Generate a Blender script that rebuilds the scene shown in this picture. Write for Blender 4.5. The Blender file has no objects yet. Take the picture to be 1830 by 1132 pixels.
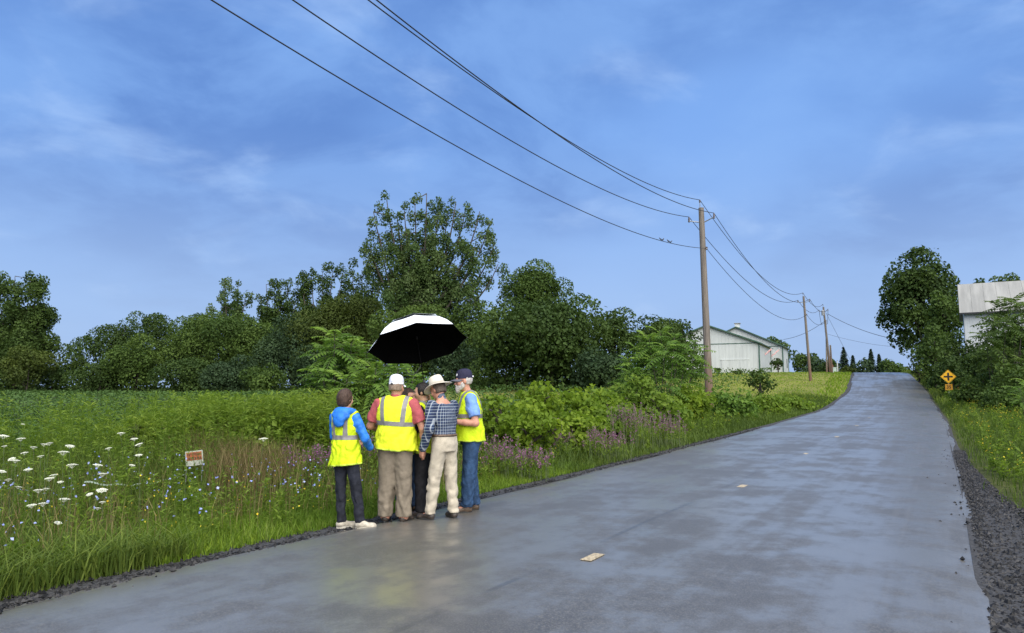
import bpy, bmesh, math
import numpy as np
from mathutils import Vector, Matrix, Quaternion

SC = bpy.context.scene
COL = SC.collection
PI = math.pi
rad = math.radians

# ------------------------------------------------------------------ camera
F_PX, W_PX, H_PX, CAM_H = 1322.0, 1830.0, 1132.0, 1.6
PITCH = math.atan(134 / 1322)
cam_d = bpy.data.cameras.new('camera')
cam_d.sensor_width = 36.0
cam_d.lens = 36.0 * F_PX / W_PX
cam_d.clip_end = 3000
cam = bpy.data.objects.new('camera', cam_d)
COL.objects.link(cam)
cam.location = (0, 0, CAM_H)
cam.rotation_euler = (PI / 2 + PITCH, 0, 0)
SC.camera = cam

# ------------------------------------------------------------------ sky, sun, exposure
SUN_EL, SUN_AZ = rad(48), rad(162)          # azimuth clockwise from +Y: behind the camera, to its right
world = bpy.data.worlds.new('World')
SC.world = world
world.use_nodes = True
wn, wl = world.node_tree.nodes, world.node_tree.links
wn.clear()
w_out = wn.new('ShaderNodeOutputWorld')
w_bg = wn.new('ShaderNodeBackground')
w_sky = wn.new('ShaderNodeTexSky')
w_sky.sky_type = 'NISHITA'
w_sky.sun_disc = False
w_sky.sun_elevation = SUN_EL
w_sky.sun_rotation = SUN_AZ
w_sky.air_density = 1.0
w_sky.dust_density = 1.6
w_sky.ozone_density = 2.0
w_tc = wn.new('ShaderNodeTexCoord')
w_sep = wn.new('ShaderNodeSeparateXYZ')
wl.new(w_tc.outputs['Generated'], w_sep.inputs[0])


def wmath(op, a, b=None, c=None):
    n = wn.new('ShaderNodeMath'); n.operation = op
    for i, v in enumerate((a, b, c)):
        if v is None: continue
        if isinstance(v, (int, float)): n.inputs[i].default_value = v
        else: wl.new(v, n.inputs[i])
    return n.outputs[0]


wz = wmath('ADD', wmath('MAXIMUM', w_sep.outputs[2], 0.0), 0.26)
w_px, w_py = wmath('DIVIDE', w_sep.outputs[0], wz), wmath('DIVIDE', w_sep.outputs[1], wz)
w_cmb = wn.new('ShaderNodeCombineXYZ')
wl.new(w_px, w_cmb.inputs[0]); wl.new(w_py, w_cmb.inputs[1])


def wnoise(scale, detail, rough, off, dist=0.0):
    m = wn.new('ShaderNodeMapping'); m.inputs['Location'].default_value = off
    wl.new(w_cmb.outputs[0], m.inputs[0])
    n = wn.new('ShaderNodeTexNoise'); n.inputs['Scale'].default_value = scale
    n.inputs['Detail'].default_value = detail; n.inputs['Roughness'].default_value = rough
    n.inputs['Distortion'].default_value = dist
    wl.new(m.outputs[0], n.inputs['Vector'])
    return n.outputs['Fac']


def wramp(fac, lo, hi):
    n = wn.new('ShaderNodeMapRange'); n.interpolation_type = 'SMOOTHSTEP'
    n.inputs['From Min'].default_value = lo; n.inputs['From Max'].default_value = hi
    wl.new(fac, n.inputs['Value'])
    return n.outputs['Result']


def wmix(fac, a, b):
    n = wn.new('ShaderNodeMix'); n.data_type = 'RGBA'
    if isinstance(fac, (int, float)): n.inputs[0].default_value = fac
    else: wl.new(fac, n.inputs[0])
    for i, v in ((6, a), (7, b)):
        if isinstance(v, tuple): n.inputs[i].default_value = (*v, 1)
        else: wl.new(v, n.inputs[i])
    return n.outputs[2]


SKY_GAIN = 3.35       # cloud colours below are picture values; the background strength is 1 / SKY_GAIN
g = lambda c: tuple(v * SKY_GAIN for v in c)
cl_big = wramp(wnoise(1.0, 3, 0.5, (3.1, 1.7, 0), 0.2), 0.36, 0.64)
cl_mid = wramp(wnoise(2.6, 6, 0.58, (1.2, 8.4, 0), 0.3), 0.38, 0.64)
cl_hi = wramp(wnoise(2.4, 6, 0.55, (2.2, 13.3, 0), 0.3), 0.53, 0.76)
layer = wmix(cl_big, g((0.092, 0.220, 0.585)), g((0.190, 0.385, 0.83)))      # rain cloud, thick and thin
sky_c = wmix(0.90, w_sky.outputs[0], layer)
sky_c = wmix(wmath('MULTIPLY', cl_mid, 0.60), sky_c, g((0.245, 0.455, 0.89)))
sky_c = wmix(wmath('MULTIPLY', cl_hi, 0.50), sky_c, g((0.46, 0.66, 1.02)))
low = wramp(w_sep.outputs[2], 0.36, -0.02)                               # towards the horizon the layer pales
sky_c = wmix(wmath('MULTIPLY', low, 0.80), sky_c, g((0.43, 0.58, 0.84)))
wl.new(sky_c, w_bg.inputs[0])
w_bg.inputs[1].default_value = 0.1
wl.new(w_bg.outputs[0], w_out.inputs[0])

sun_d = bpy.data.lights.new('sun', 'SUN')
sun_d.energy = 2.6
sun_d.angle = rad(85)
sun_d.color = (1.0, 0.93, 0.80)
sun = bpy.data.objects.new('sun', sun_d)
COL.objects.link(sun)
sdir = Vector((math.sin(SUN_AZ) * math.cos(SUN_EL), math.cos(SUN_AZ) * math.cos(SUN_EL), math.sin(SUN_EL)))
sun.rotation_euler = sdir.to_track_quat('Z', 'Y').to_euler()
sun.location = (20, -20, 60)

vs = SC.view_settings
vs.view_transform = 'Standard'
vs.look = 'None'
vs.gamma = 1.0
vs.use_curve_mapping = False
vs.exposure = 1.62
SC.render.engine = 'CYCLES'
cy = SC.cycles
cy.max_bounces = 6; cy.diffuse_bounces = 3; cy.glossy_bounces = 3; cy.transmission_bounces = 3; cy.transparent_max_bounces = 6
cy.use_denoising = True
try:
    cy.denoiser = 'OPENIMAGEDENOISE'
except Exception:
    pass


# ------------------------------------------------------------------ helpers
def at(px, py, Y):
    a, b = (px - 915) / F_PX, (566 - py) / F_PX
    d = np.array([a, math.cos(PITCH) - b * math.sin(PITCH), math.sin(PITCH) + b * math.cos(PITCH)])
    return d * Y / d[1] + np.array([0, 0, CAM_H])


def nrm(v):
    v = np.asarray(v, float)
    return v / np.maximum(np.linalg.norm(v, axis=-1, keepdims=True), 1e-9)


def fast_mesh(name, V, F, tint=None, col=None, smooth=False):
    """V (n,3); F: array (m,k) or a list of such arrays."""
    me = bpy.data.meshes.new(name)
    Fs = F if isinstance(F, list) else [F]
    Fs = [np.asarray(f, np.int32) for f in Fs if len(f)]
    V = np.asarray(V, np.float32).reshape(-1, 3)
    nl = sum(f.size for f in Fs); nf = sum(len(f) for f in Fs)
    me.vertices.add(len(V)); me.vertices.foreach_set('co', V.ravel())
    me.loops.add(nl); me.loops.foreach_set('vertex_index', np.concatenate([f.ravel() for f in Fs]))
    tot = np.concatenate([np.full(len(f), f.shape[1], np.int32) for f in Fs])
    st = np.concatenate([[0], np.cumsum(tot)[:-1]]).astype(np.int32)
    me.polygons.add(nf); me.polygons.foreach_set('loop_start', st)
    me.update(calc_edges=True)
    if tint is not None:
        a = me.attributes.new('tint', 'FLOAT', 'POINT'); a.data.foreach_set('value', np.asarray(tint, np.float32))
    if col is not None:
        a = me.attributes.new('Col', 'FLOAT_COLOR', 'POINT')
        c4 = np.ones((len(V), 4), np.float32); c4[:, :3] = col
        a.data.foreach_set('color', c4.ravel())
    me.polygons.foreach_set('use_smooth', np.full(nf, bool(smooth)))
    me.validate()
    return me


def link(name, me, mat=None, parent=None, loc=None):
    o = bpy.data.objects.new(name, me)
    COL.objects.link(o)
    if mat is not None and me is not None:
        me.materials.clear(); me.materials.append(mat)
    if parent is not None: o.parent = parent
    if loc is not None: o.location = loc
    return o


def tag(o, label, cat=None, group=None, kind=None):
    o['label'] = label
    if cat: o['category'] = cat
    if group: o['group'] = group
    if kind: o['kind'] = kind
    return o


def empty(name, loc=(0, 0, 0), rz=0.0):
    o = bpy.data.objects.new(name, None)
    COL.objects.link(o)
    o.location = loc; o.rotation_euler = (0, 0, rz); o.empty_display_size = 0.2
    return o


class MB:
    """collects simple solids, then makes one mesh"""
    def __init__(s): s.v = []; s.f = {}; s.n = 0
    def add(s, V, F):
        V = np.asarray(V, float).reshape(-1, 3); s.v.append(V)
        for f in F: s.f.setdefault(len(f), []).append([i + s.n for i in f])
        s.n += len(V); return s
    def box(s, c, d, R=None):
        c = np.asarray(c, float); d = np.asarray(d, float) / 2
        P = np.array([[x, y, z] for x in (-1, 1) for y in (-1, 1) for z in (-1, 1)]) * d
        if R is not None: P = P @ np.asarray(R).T
        return s.add(P + c, [(0, 1, 3, 2), (4, 6, 7, 5), (0, 4, 5, 1), (2, 3, 7, 6), (0, 2, 6, 4), (1, 5, 7, 3)])
    def tube(s, P, r, n=8, cap=True):
        P = np.asarray(P, float); m = len(P)
        r = np.full(m, r) if np.isscalar(r) else np.asarray(r, float)
        T = nrm(np.gradient(P, axis=0))
        up = np.array([0, 0, 1.0]) if abs(T[0][2]) < 0.9 else np.array([1.0, 0, 0])
        A = nrm(np.cross(T, up)); B = np.cross(T, A)
        an = np.arange(n) * 2 * PI / n
        V = P[:, None] + r[:, None, None] * (A[:, None] * np.cos(an)[None, :, None] + B[:, None] * np.sin(an)[None, :, None])
        F = [(i * n + j, i * n + (j + 1) % n, (i + 1) * n + (j + 1) % n, (i + 1) * n + j) for i in range(m - 1) for j in range(n)]
        if cap: F += [tuple(range(n - 1, -1, -1)), tuple((m - 1) * n + j for j in range(n))]
        return s.add(V, F)
    def lathe(s, prof, n=24, M=None):
        """prof: [(r,z)]"""
        an = np.arange(n) * 2 * PI / n
        V = np.array([[r * math.cos(a), r * math.sin(a), z] for r, z in prof for a in an])
        if M is not None: V = V @ np.asarray(M)[:3, :3].T + np.asarray(M)[:3, 3]
        m = len(prof)
        F = [(i * n + j, i * n + (j + 1) % n, (i + 1) * n + (j + 1) % n, (i + 1) * n + j) for i in range(m - 1) for j in range(n)]
        if prof[0][0] > 1e-6: F.append(tuple(range(n - 1, -1, -1)))
        if prof[-1][0] > 1e-6: F.append(tuple((m - 1) * n + j for j in range(n)))
        return s.add(V, F)
    def prism(s, poly, y0, y1):
        """poly in (x,z), extruded along y"""
        n = len(poly)
        V = [(x, y0, z) for x, z in poly] + [(x, y1, z) for x, z in poly]
        F = [(i, (i + 1) % n, n + (i + 1) % n, n + i) for i in range(n)] + [tuple(range(n - 1, -1, -1)), tuple(range(n, 2 * n))]
        return s.add(V, F)
    def build(s, name, mat, parent=None, smooth=False, loc=None):
        me = fast_mesh(name, np.concatenate(s.v), [np.array(f) for f in s.f.values()], smooth=smooth)
        bm = bmesh.new(); bm.from_mesh(me); bmesh.ops.recalc_face_normals(bm, faces=bm.faces); bm.to_mesh(me); bm.free()
        me.polygons.foreach_set('use_smooth', np.full(len(me.polygons), bool(smooth)))
        return link(name, me, mat, parent, loc)


# ------------------------------------------------------------------ materials
class NT:
    def __init__(s, name):
        s.m = bpy.data.materials.new(name); s.m.use_nodes = True
        s.n, s.l = s.m.node_tree.nodes, s.m.node_tree.links
        s.b = s.n['Principled BSDF']; s.out = s.n['Material Output']
        s._tc = None
    def tc(s, which='Object'):
        if s._tc is None: s._tc = s.n.new('ShaderNodeTexCoord')
        return s._tc.outputs[which]
    def set(s, inp, v):
        if isinstance(v, bpy.types.NodeSocket): s.l.new(v, s.b.inputs[inp])
        elif isinstance(v, tuple): s.b.inputs[inp].default_value = (*v, 1) if len(v) == 3 and s.b.inputs[inp].type == 'RGBA' else v
        else: s.b.inputs[inp].default_value = v
        return s
    def noise(s, scale, detail=4, rough=0.55, vec=None, stretch=None, out='Fac'):
        n = s.n.new('ShaderNodeTexNoise'); n.inputs['Scale'].default_value = scale
        n.inputs['Detail'].default_value = detail; n.inputs['Roughness'].default_value = rough
        v = vec if vec is not None else s.tc()
        if stretch:
            mp = s.n.new('ShaderNodeMapping'); mp.inputs['Scale'].default_value = stretch; s.l.new(v, mp.inputs[0]); v = mp.outputs[0]
        s.l.new(v, n.inputs['Vector']); return n.outputs[out]
    def mr(s, fac, a, b, lo=0.0, hi=1.0, smooth=True):
        n = s.n.new('ShaderNodeMapRange')
        if smooth: n.interpolation_type = 'SMOOTHSTEP'
        for k, v in (('From Min', a), ('From Max', b), ('To Min', lo), ('To Max', hi)): n.inputs[k].default_value = v
        s.l.new(fac, n.inputs['Value']); return n.outputs['Result']
    def mix(s, fac, a, b, mode='MIX'):
        n = s.n.new('ShaderNodeMix'); n.data_type = 'RGBA'; n.blend_type = mode
        if isinstance(fac, (int, float)): n.inputs[0].default_value = fac
        else: s.l.new(fac, n.inputs[0])
        for i, v in ((6, a), (7, b)):
            if isinstance(v, tuple): n.inputs[i].default_value = (*v, 1)
            else: s.l.new(v, n.inputs[i])
        return n.outputs[2]
    def math(s, op, a, b=None):
        n = s.n.new('ShaderNodeMath'); n.operation = op
        for i, v in enumerate((a, b)):
            if v is None: continue
            if isinstance(v, (int, float)): n.inputs[i].default_value = v
            else: s.l.new(v, n.inputs[i])
        return n.outputs[0]
    def sep(s, v):
        n = s.n.new('ShaderNodeSeparateXYZ'); s.l.new(v, n.inputs[0]); return n.outputs
    def attr(s, name, out='Fac'):
        n = s.n.new('ShaderNodeAttribute'); n.attribute_name = name; return n.outputs[out]
    def bump(s, h, strength=0.3, dist=0.02):
        n = s.n.new('ShaderNodeBump'); n.inputs['Strength'].default_value = strength; n.inputs['Distance'].default_value = dist
        s.l.new(h, n.inputs['Height']); s.l.new(n.outputs[0], s.b.inputs['Normal']); return s
    def translucent(s, color, amt):
        t = s.n.new('ShaderNodeBsdfTranslucent'); mx = s.n.new('ShaderNodeMixShader'); mx.inputs[0].default_value = amt
        if isinstance(color, tuple): t.inputs[0].default_value = (*color, 1)
        else: s.l.new(color, t.inputs[0])
        s.l.new(s.b.outputs[0], mx.inputs[1]); s.l.new(t.outputs[0], mx.inputs[2]); s.l.new(mx.outputs[0], s.out.inputs[0]); return s


def simple(name, c, rough=0.6, var=0.15, scale=8.0, bump=0.0, bscale=60.0, metal=0.0, spec=0.5, stretch=None):
    t = NT(name)
    d = tuple(v * (1 - var) for v in c); u = tuple(min(1, v * (1 + var)) for v in c)
    t.set('Base Color', t.mix(t.mr(t.noise(scale, 5, stretch=stretch), 0.3, 0.7), d, u))
    t.set('Roughness', rough).set('Metallic', metal).set('Specular IOR Level', spec)
    if bump: t.bump(t.noise(bscale, 4), bump, 0.01)
    return t.m


def leafmat(name, c_lo, c_mid, c_hi, trans=0.30, rough=0.68, spec=0.2):
    t = NT(name)
    f = t.attr('tint')
    c = t.mix(t.mr(f, 0.0, 0.5, smooth=False), c_lo, c_mid)
    c = t.mix(t.mr(f, 0.5, 1.0, smooth=False), c, c_hi)
    t.set('Base Color', c).set('Roughness', rough).set('Specular IOR Level', spec)
    t.translucent(t.mix(1.0, c, (1.25, 1.25, 0.7), 'MULTIPLY'), trans)
    return t.m


M = {}
M['leaf_dark'] = leafmat('leaf_dark', (0.019, 0.040, 0.009), (0.037, 0.068, 0.013), (0.064, 0.104, 0.021), 0.28)
M['leaf_mid'] = leafmat('leaf_mid', (0.029, 0.058, 0.011), (0.054, 0.094, 0.017), (0.090, 0.138, 0.026), 0.30)
M['leaf_blue'] = leafmat('leaf_blue', (0.017, 0.037, 0.015), (0.031, 0.058, 0.022), (0.050, 0.084, 0.030), 0.24)
M['leaf_olive'] = leafmat('leaf_olive', (0.030, 0.046, 0.008), (0.052, 0.076, 0.012), (0.080, 0.108, 0.018), 0.26)
M['leaf_poplar'] = leafmat('leaf_poplar', (0.032, 0.064, 0.017), (0.060, 0.104, 0.028), (0.108, 0.152, 0.056), 0.36, 0.6)
M['leaf_sumac'] = leafmat('leaf_sumac', (0.050, 0.108, 0.018), (0.090, 0.170, 0.028), (0.160, 0.255, 0.040), 0.42)
M['leaf_vine'] = leafmat('leaf_vine', (0.085, 0.150, 0.014), (0.150, 0.230, 0.022), (0.240, 0.320, 0.036), 0.50)
M['leaf_weed'] = leafmat('leaf_weed', (0.076, 0.136, 0.018), (0.135, 0.212, 0.028), (0.215, 0.290, 0.048), 0.50)
M['needle'] = leafmat('needle', (0.010, 0.022, 0.014), (0.016, 0.034, 0.020), (0.026, 0.046, 0.026), 0.08)
M['grass'] = leafmat('grass_blades', (0.046, 0.080, 0.015), (0.095, 0.145, 0.024), (0.180, 0.228, 0.042), 0.40)
M['grass_lush'] = leafmat('grass_lush', (0.060, 0.120, 0.014), (0.130, 0.215, 0.020), (0.220, 0.300, 0.028), 0.40)
M['straw'] = leafmat('straw', (0.105, 0.082, 0.036), (0.190, 0.145, 0.066), (0.32, 0.25, 0.13), 0.35)
M['soy'] = leafmat('soy_leaf', (0.034, 0.072, 0.018), (0.056, 0.108, 0.026), (0.090, 0.150, 0.038), 0.28, 0.65)
M['bark'] = simple('bark', (0.045, 0.038, 0.030), 0.9, 0.4, 6, 0.5, 30)
M['stem'] = simple('green_stem', (0.055, 0.080, 0.025), 0.7, 0.3, 20)
M['gravel'] = simple('dark_gravel', (0.026, 0.026, 0.027), 0.9, 0.8, 45, 1.0, 45)
M['stone'] = NT('gravel_stone').m
_t = NT('gravel_stone'); _f = _t.attr('tint')
_t.set('Base Color', _t.mix(_f, (0.008, 0.008, 0.0085), (0.050, 0.049, 0.050))).set('Roughness', 0.6).set('Specular IOR Level', 0.2).bump(_t.noise(150), 0.4, 0.004)
M['stone'] = _t.m


def wood_pole():
    t = NT('weathered_pole_wood')
    z = t.sep(t.tc())[2]
    c = t.mix(t.mr(t.noise(3.0, 6, 0.6, stretch=(8, 8, 0.35)), 0.3, 0.7), (0.085, 0.072, 0.060), (0.185, 0.160, 0.135))
    c = t.mix(t.mr(z, 4.2, 0.8, 0, 0.75), c, (0.12, 0.060, 0.033))           # creosote stain towards the foot
    t.set('Base Color', c).set('Roughness', 0.85).bump(t.noise(6, 5, 0.6, stretch=(10, 10, 0.4)), 0.5, 0.02)
    return t.m


M['pole'] = wood_pole()
M['steel'] = simple('galvanised_steel', (0.30, 0.31, 0.32), 0.45, 0.2, 20, metal=0.6)
M['porcelain'] = simple('insulator_glaze', (0.10, 0.085, 0.085), 0.25, 0.2)
M['wire'] = simple('wire_black', (0.018, 0.018, 0.020), 0.6, 0.1)


def siding(name, c, pitch, vec_axis=0, rust=0.0):
    t = NT(name)
    s = t.sep(t.tc())
    w = t.math('FRACT', t.math('MULTIPLY', s[vec_axis], 1.0 / pitch))
    rib = t.math('LESS_THAN', t.math('ABSOLUTE', t.math('SUBTRACT', w, 0.5)), 0.14)
    d = tuple(v * 0.86 for v in c)
    col = t.mix(t.mr(t.noise(0.7, 6, 0.6, stretch=(3, 3, 0.35)), 0.3, 0.75), d, c)
    if rust: col = t.mix(t.mr(t.noise(0.5, 7, 0.65, stretch=(4, 4, 0.25)), 0.55, 0.75, 0, rust), col, (0.26, 0.19, 0.13))
    t.set('Base Color', col).set('Roughness', 0.5)
    t.bump(rib, 0.9, 0.03)
    return t.m


M['siding'] = siding('white_ribbed_siding', (0.47, 0.50, 0.50), 0.46)
M['siding_s'] = siding('white_ribbed_siding_side', (0.47, 0.50, 0.50), 0.46, 1)
M['green_trim'] = simple('green_trim', (0.035, 0.085, 0.060), 0.5, 0.15)
M['green_roof'] = siding('green_ribbed_roof', (0.045, 0.095, 0.07), 0.46, 1)
M['door_white'] = simple('door_white', (0.52, 0.55, 0.54), 0.5, 0.06)
M['tin_roof'] = simple('weathered_tin', (0.22, 0.22, 0.205), 0.6, 0.18, 0.5, stretch=(3, 0.4, 0.4))
M['barn_white'] = siding('barn_board_white', (0.46, 0.49, 0.51), 0.2, 0, 0.12)
M['flag_red'] = simple('flag_red', (0.55, 0.06, 0.07), 0.8, 0.1)
M['flag_white'] = simple('flag_white', (0.75, 0.73, 0.72), 0.8, 0.05)
M['dark'] = simple('dark_plastic', (0.012, 0.012, 0.014), 0.45, 0.1)


def asphalt():
    t = NT('wet_asphalt')
    uv = t.attr('ruv', 'Vector')               # metres across, metres along
    su = t.sep(uv)
    P = t.tc('Object')
    big = t.noise(0.42, 6, 0.62, vec=P)
    mid = t.noise(1.7, 6, 0.65, vec=P)
    trk = t.noise(1.0, 5, 0.6, vec=uv, stretch=(1.5, 0.07, 1))
    fine = t.noise(70, 4, 0.8, vec=P); sm = t.noise(5.5, 5, 0.65, vec=P)
    dry = t.math('ADD', t.math('MULTIPLY', big, 0.40), t.math('ADD', t.math('ADD', t.math('MULTIPLY', mid, 0.20), t.math('MULTIPLY', sm, 0.12)), t.math('MULTIPLY', trk, 0.28)))
    wet_sheen = t.mr(dry, 0.43, 0.575)
    col = t.mix(wet_sheen, (0.034, 0.0345, 0.0355), (0.108, 0.110, 0.113))  # sky sheen of the wet patches painted in as a lighter base colour
    col = t.mix(t.mr(fine, 0.46, 0.64, 0, 0.65), col, (0.17, 0.17, 0.17))
    # paving seam left of the marker tabs, scuffed line in the right wheel path
    wob = t.math('MULTIPLY', t.math('SUBTRACT', t.noise(0.3, 3, vec=P), 0.5), 0.10)
    ua = t.math('ADD', su[0], wob)
    seam = t.math('LESS_THAN', t.math('ABSOLUTE', t.math('ADD', ua, 0.20)), 0.028)
    scuff = t.math('LESS_THAN', t.math('ABSOLUTE', t.math('SUBTRACT', ua, 2.36)), 0.035)
    scuff2 = t.math('LESS_THAN', t.math('ABSOLUTE', t.math('SUBTRACT', ua, 2.50)), 0.018)
    brk = t.mr(t.noise(1.1, 4, vec=uv, stretch=(1, 0.6, 1)), 0.42, 0.55)
    col = t.mix(t.math('MULTIPLY', t.math('MULTIPLY', seam, brk), 0.45), col, (0.02, 0.02, 0.022))
    col = t.mix(t.math('MULTIPLY', t.math('MULTIPLY', t.math('MAXIMUM', scuff, scuff2), brk), 0.16), col, (0.13, 0.13, 0.135))
    t.set('Base Color', col)
    t.set('Roughness', t.math('ADD', t.mr(wet_sheen, 0, 1, 0.62, 0.42), t.mr(mid, 0.3, 0.7, 0.06, -0.03)))
    t.l.new(t.mr(wet_sheen, 0, 1, 0.48, 0.28), t.b.inputs['Coat Roughness'])
    t.set('IOR', 1.5).set('Specular IOR Level', 0.5).set('Coat Weight', 1.0).set('Coat IOR', 1.48).set('Coat Tint', (1.0, 0.95, 0.86)).set('Specular Tint', (1.0, 0.95, 0.86))
    hgt = t.math('ADD', t.math('MULTIPLY', fine, 0.30), t.math('MULTIPLY', t.noise(38, 3, 0.6, vec=P), 0.5))
    t.bump(hgt, 0.28, 0.010)
    return t.m


M['asphalt'] = asphalt()
M['tab'] = simple('worn_yellow_tab', (0.34, 0.28, 0.18), 0.6, 0.45, 45, 0.4, 80)


def ground_mat():
    t = NT('ground_soil_and_turf')
    c = t.attr('Col', 'Color')
    n1 = t.noise(0.35, 6, 0.65); n2 = t.noise(9, 5, 0.7)
    c = t.mix(1.0, c, t.mix(t.mr(n1, 0.3, 0.7), (0.72, 0.75, 0.75), (1.3, 1.22, 1.1)), 'MULTIPLY')
    c = t.mix(1.0, c, t.mix(t.mr(n2, 0.3, 0.7), (0.6, 0.62, 0.6), (1.4, 1.35, 1.3)), 'MULTIPLY')
    t.set('Base Color', c).set('Roughness', 0.95).set('Specular IOR Level', 0.1)
    t.bump(n2, 0.8, 0.08)
    return t.m


M['ground'] = ground_mat()

# ------------------------------------------------------------------ terrain and road
_Y = np.arange(-120, 1400.0, 1.0)


def smooth_curve(pts, k):
    y = np.interp(_Y, [p[0] for p in pts], [p[1] for p in pts])
    w = np.hanning(2 * k + 3)[1:-1]; w /= w.sum()
    pad = np.concatenate([y[0] + (np.arange(-k, 0)) * (y[1] - y[0]), y, y[-1] + np.arange(1, k + 1) * (y[-1] - y[-2])])
    return np.convolve(pad, w, 'valid')


_C = smooth_curve([(-120, -74.5), (-40, -27), (-20, -15.1), (0, -3.45), (7.17, 0.74), (12.37, 3.78), (18.27, 7.13), (23.9, 10.35), (34, 16.1), (49, 24.3),
                   (71, 35.9), (101, 50.3), (130, 63), (160, 75), (260, 112), (1400, 500)], 5)
_R = smooth_curve([(-120, 0), (0, 0), (15, 0.02), (24.3, 0.12), (34, 0.26), (49, 0.45), (60, 0.95), (71, 1.65), (85, 2.85), (101, 4.12), (110, 4.40), (118, 4.42), (150, 4.2), (300, 3.8), (1400, 3.5)], 6)
HALF = 3.70


def cx(Y): return np.interp(Y, _Y, _C)
def rz(Y): return np.interp(Y, _Y, _R)
def sst(t): t = np.clip(t, 0, 1); return t * t * (3 - 2 * t)


def tz(x, y):
    x, y = np.asarray(x, float), np.asarray(y, float)
    u = x - cx(y); r = rz(y)
    w = sst((u + 75) / 55)
    f = 0.013 * np.maximum(y - 15, 0); f = np.minimum(f, 3.0)
    base = r * w + f * (1 - w)
    base = np.where(u > 0, r + 0.015 * np.clip(u - 8, 0, 60), base)
    prof = np.interp(u, [-30, -14, -8, -6, -4.6, -3.95, -3.4, 3.4, 3.95, 5.4, 6.5, 9, 14], [-0.02, 0.0, 0.02, -0.10, -0.14, -0.06, -0.16, -0.16, -0.06, -0.10, -0.14, 0.02, 0.1])
    bumpy = 0.05 * np.sin(x * 0.9 + 1.3 * np.sin(y * 0.31)) * np.sin(y * 0.7 + x * 0.2) * sst((np.abs(u) - 5) / 3)
    return base + prof + bumpy


gx = np.concatenate([np.array([-900, -600, -400, -280, -200, -150, -120]), np.arange(-100, -30, 4.0), np.arange(-30, 45, 0.6), np.arange(45, 110, 2.5), np.array([110, 130, 160, 220, 320, 500, 900])])
gy = np.concatenate([np.array([-100, -60, -40, -20, -10]), np.arange(-4, 40, 0.6), np.arange(40, 130, 1.5), np.arange(130, 220, 8.0), np.array([220, 260, 320, 420, 600, 900, 1300])])
GX, GY = np.meshgrid(gx, gy, indexing='ij')
GZ = tz(GX, GY)
nxg, nyg = GX.shape
idx = np.arange(nxg * nyg).reshape(nxg, nyg)
Fg = np.stack([idx[:-1, :-1], idx[1:, :-1], idx[1:, 1:], idx[:-1, 1:]], -1).reshape(-1, 4)
U = GX - cx(GY)
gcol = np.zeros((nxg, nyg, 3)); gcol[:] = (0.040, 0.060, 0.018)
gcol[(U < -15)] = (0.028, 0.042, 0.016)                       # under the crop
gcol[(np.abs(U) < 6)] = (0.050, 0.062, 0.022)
lawn = (GY > 62) & (GY < 200) & (U < -3.8) & (U > -48)
gcol[lawn] = (0.150, 0.165, 0.045)
gcol[(U > 3.8) & (GY > 80)] = (0.12, 0.14, 0.04)
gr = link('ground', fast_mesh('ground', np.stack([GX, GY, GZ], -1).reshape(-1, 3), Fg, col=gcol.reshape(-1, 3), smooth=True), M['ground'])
gr['kind'] = 'structure'; gr['label'] = 'rough grassy ground under the verges and field'

# road
ry = np.concatenate([np.arange(-40, 60, 0.5), np.arange(60, 240, 1.0), np.arange(240, 420, 10.0)])
ru = np.linspace(-HALF, HALF, 23)
rng = np.random.default_rng(5)
edge_l = np.convolve(rng.normal(0, 0.10, len(ry) + 6), np.ones(7) / 7, 'valid'); edge_r = np.convolve(rng.normal(0, 0.10, len(ry) + 6), np.ones(7) / 7, 'valid')
RU = np.repeat(ru[None], len(ry), 0); RU[:, 0] += edge_l; RU[:, -1] += edge_r
RY = np.repeat(ry[:, None], len(ru), 1)
RX = cx(RY) + RU
crownz = 0.035 * (1 - (RU / HALF) ** 2)
RZ = rz(RY) + crownz + 0.006 * np.sin(RX * 1.1 + 0.4) * np.sin(RY * 0.8)
RZ[:, 0] -= 0.03; RZ[:, -1] -= 0.03
ridx = np.arange(RU.size).reshape(RU.shape)
RF = np.stack([ridx[:-1, :-1], ridx[:-1, 1:], ridx[1:, 1:], ridx[1:, :-1]], -1).reshape(-1, 4)
rme = fast_mesh('road', np.stack([RX, RY, RZ], -1).reshape(-1, 3), RF, smooth=True)
a = rme.attributes.new('ruv', 'FLOAT_VECTOR', 'POINT')
a.data.foreach_set('vector', np.stack([RU * 0.87, RY * 1.14, RU * 0], -1).astype(np.float32).ravel())
road = link('road', rme, M['asphalt'])
road['kind'] = 'structure'; road['label'] = 'wet two lane asphalt road climbing to a crest'


def on_road(u, Y): return np.array([cx(Y) + u, Y, rz(Y) + 0.035 * (1 - (u / HALF) ** 2)])


for k, Y in enumerate((7.17, 12.37, 18.27, 24.0, 30.0, 36.5)):
    p = on_road(0.02, Y); e = 0.25
    d = nrm(np.array([cx(Y + e) - cx(Y - e), 2 * e, rz(Y + e) - rz(Y - e)])); s_ = nrm(np.cross(d, (0, 0, 1)))
    q = [p + d * a_ * 0.16 + s_ * b_ * 0.055 for a_, b_ in ((-1, -1), (1, -1), (1, 1), (-1, 1))]
    V = [v + np.array([0, 0, 0.005]) for v in q] + [v + np.array([0, 0, 0.002]) for v in q]
    MB().add(V, [(0, 1, 2, 3), (0, 4, 5, 1), (1, 5, 6, 2), (2, 6, 7, 3), (3, 7, 4, 0)]).build('lane_marking', M['tab'], road)


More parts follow.
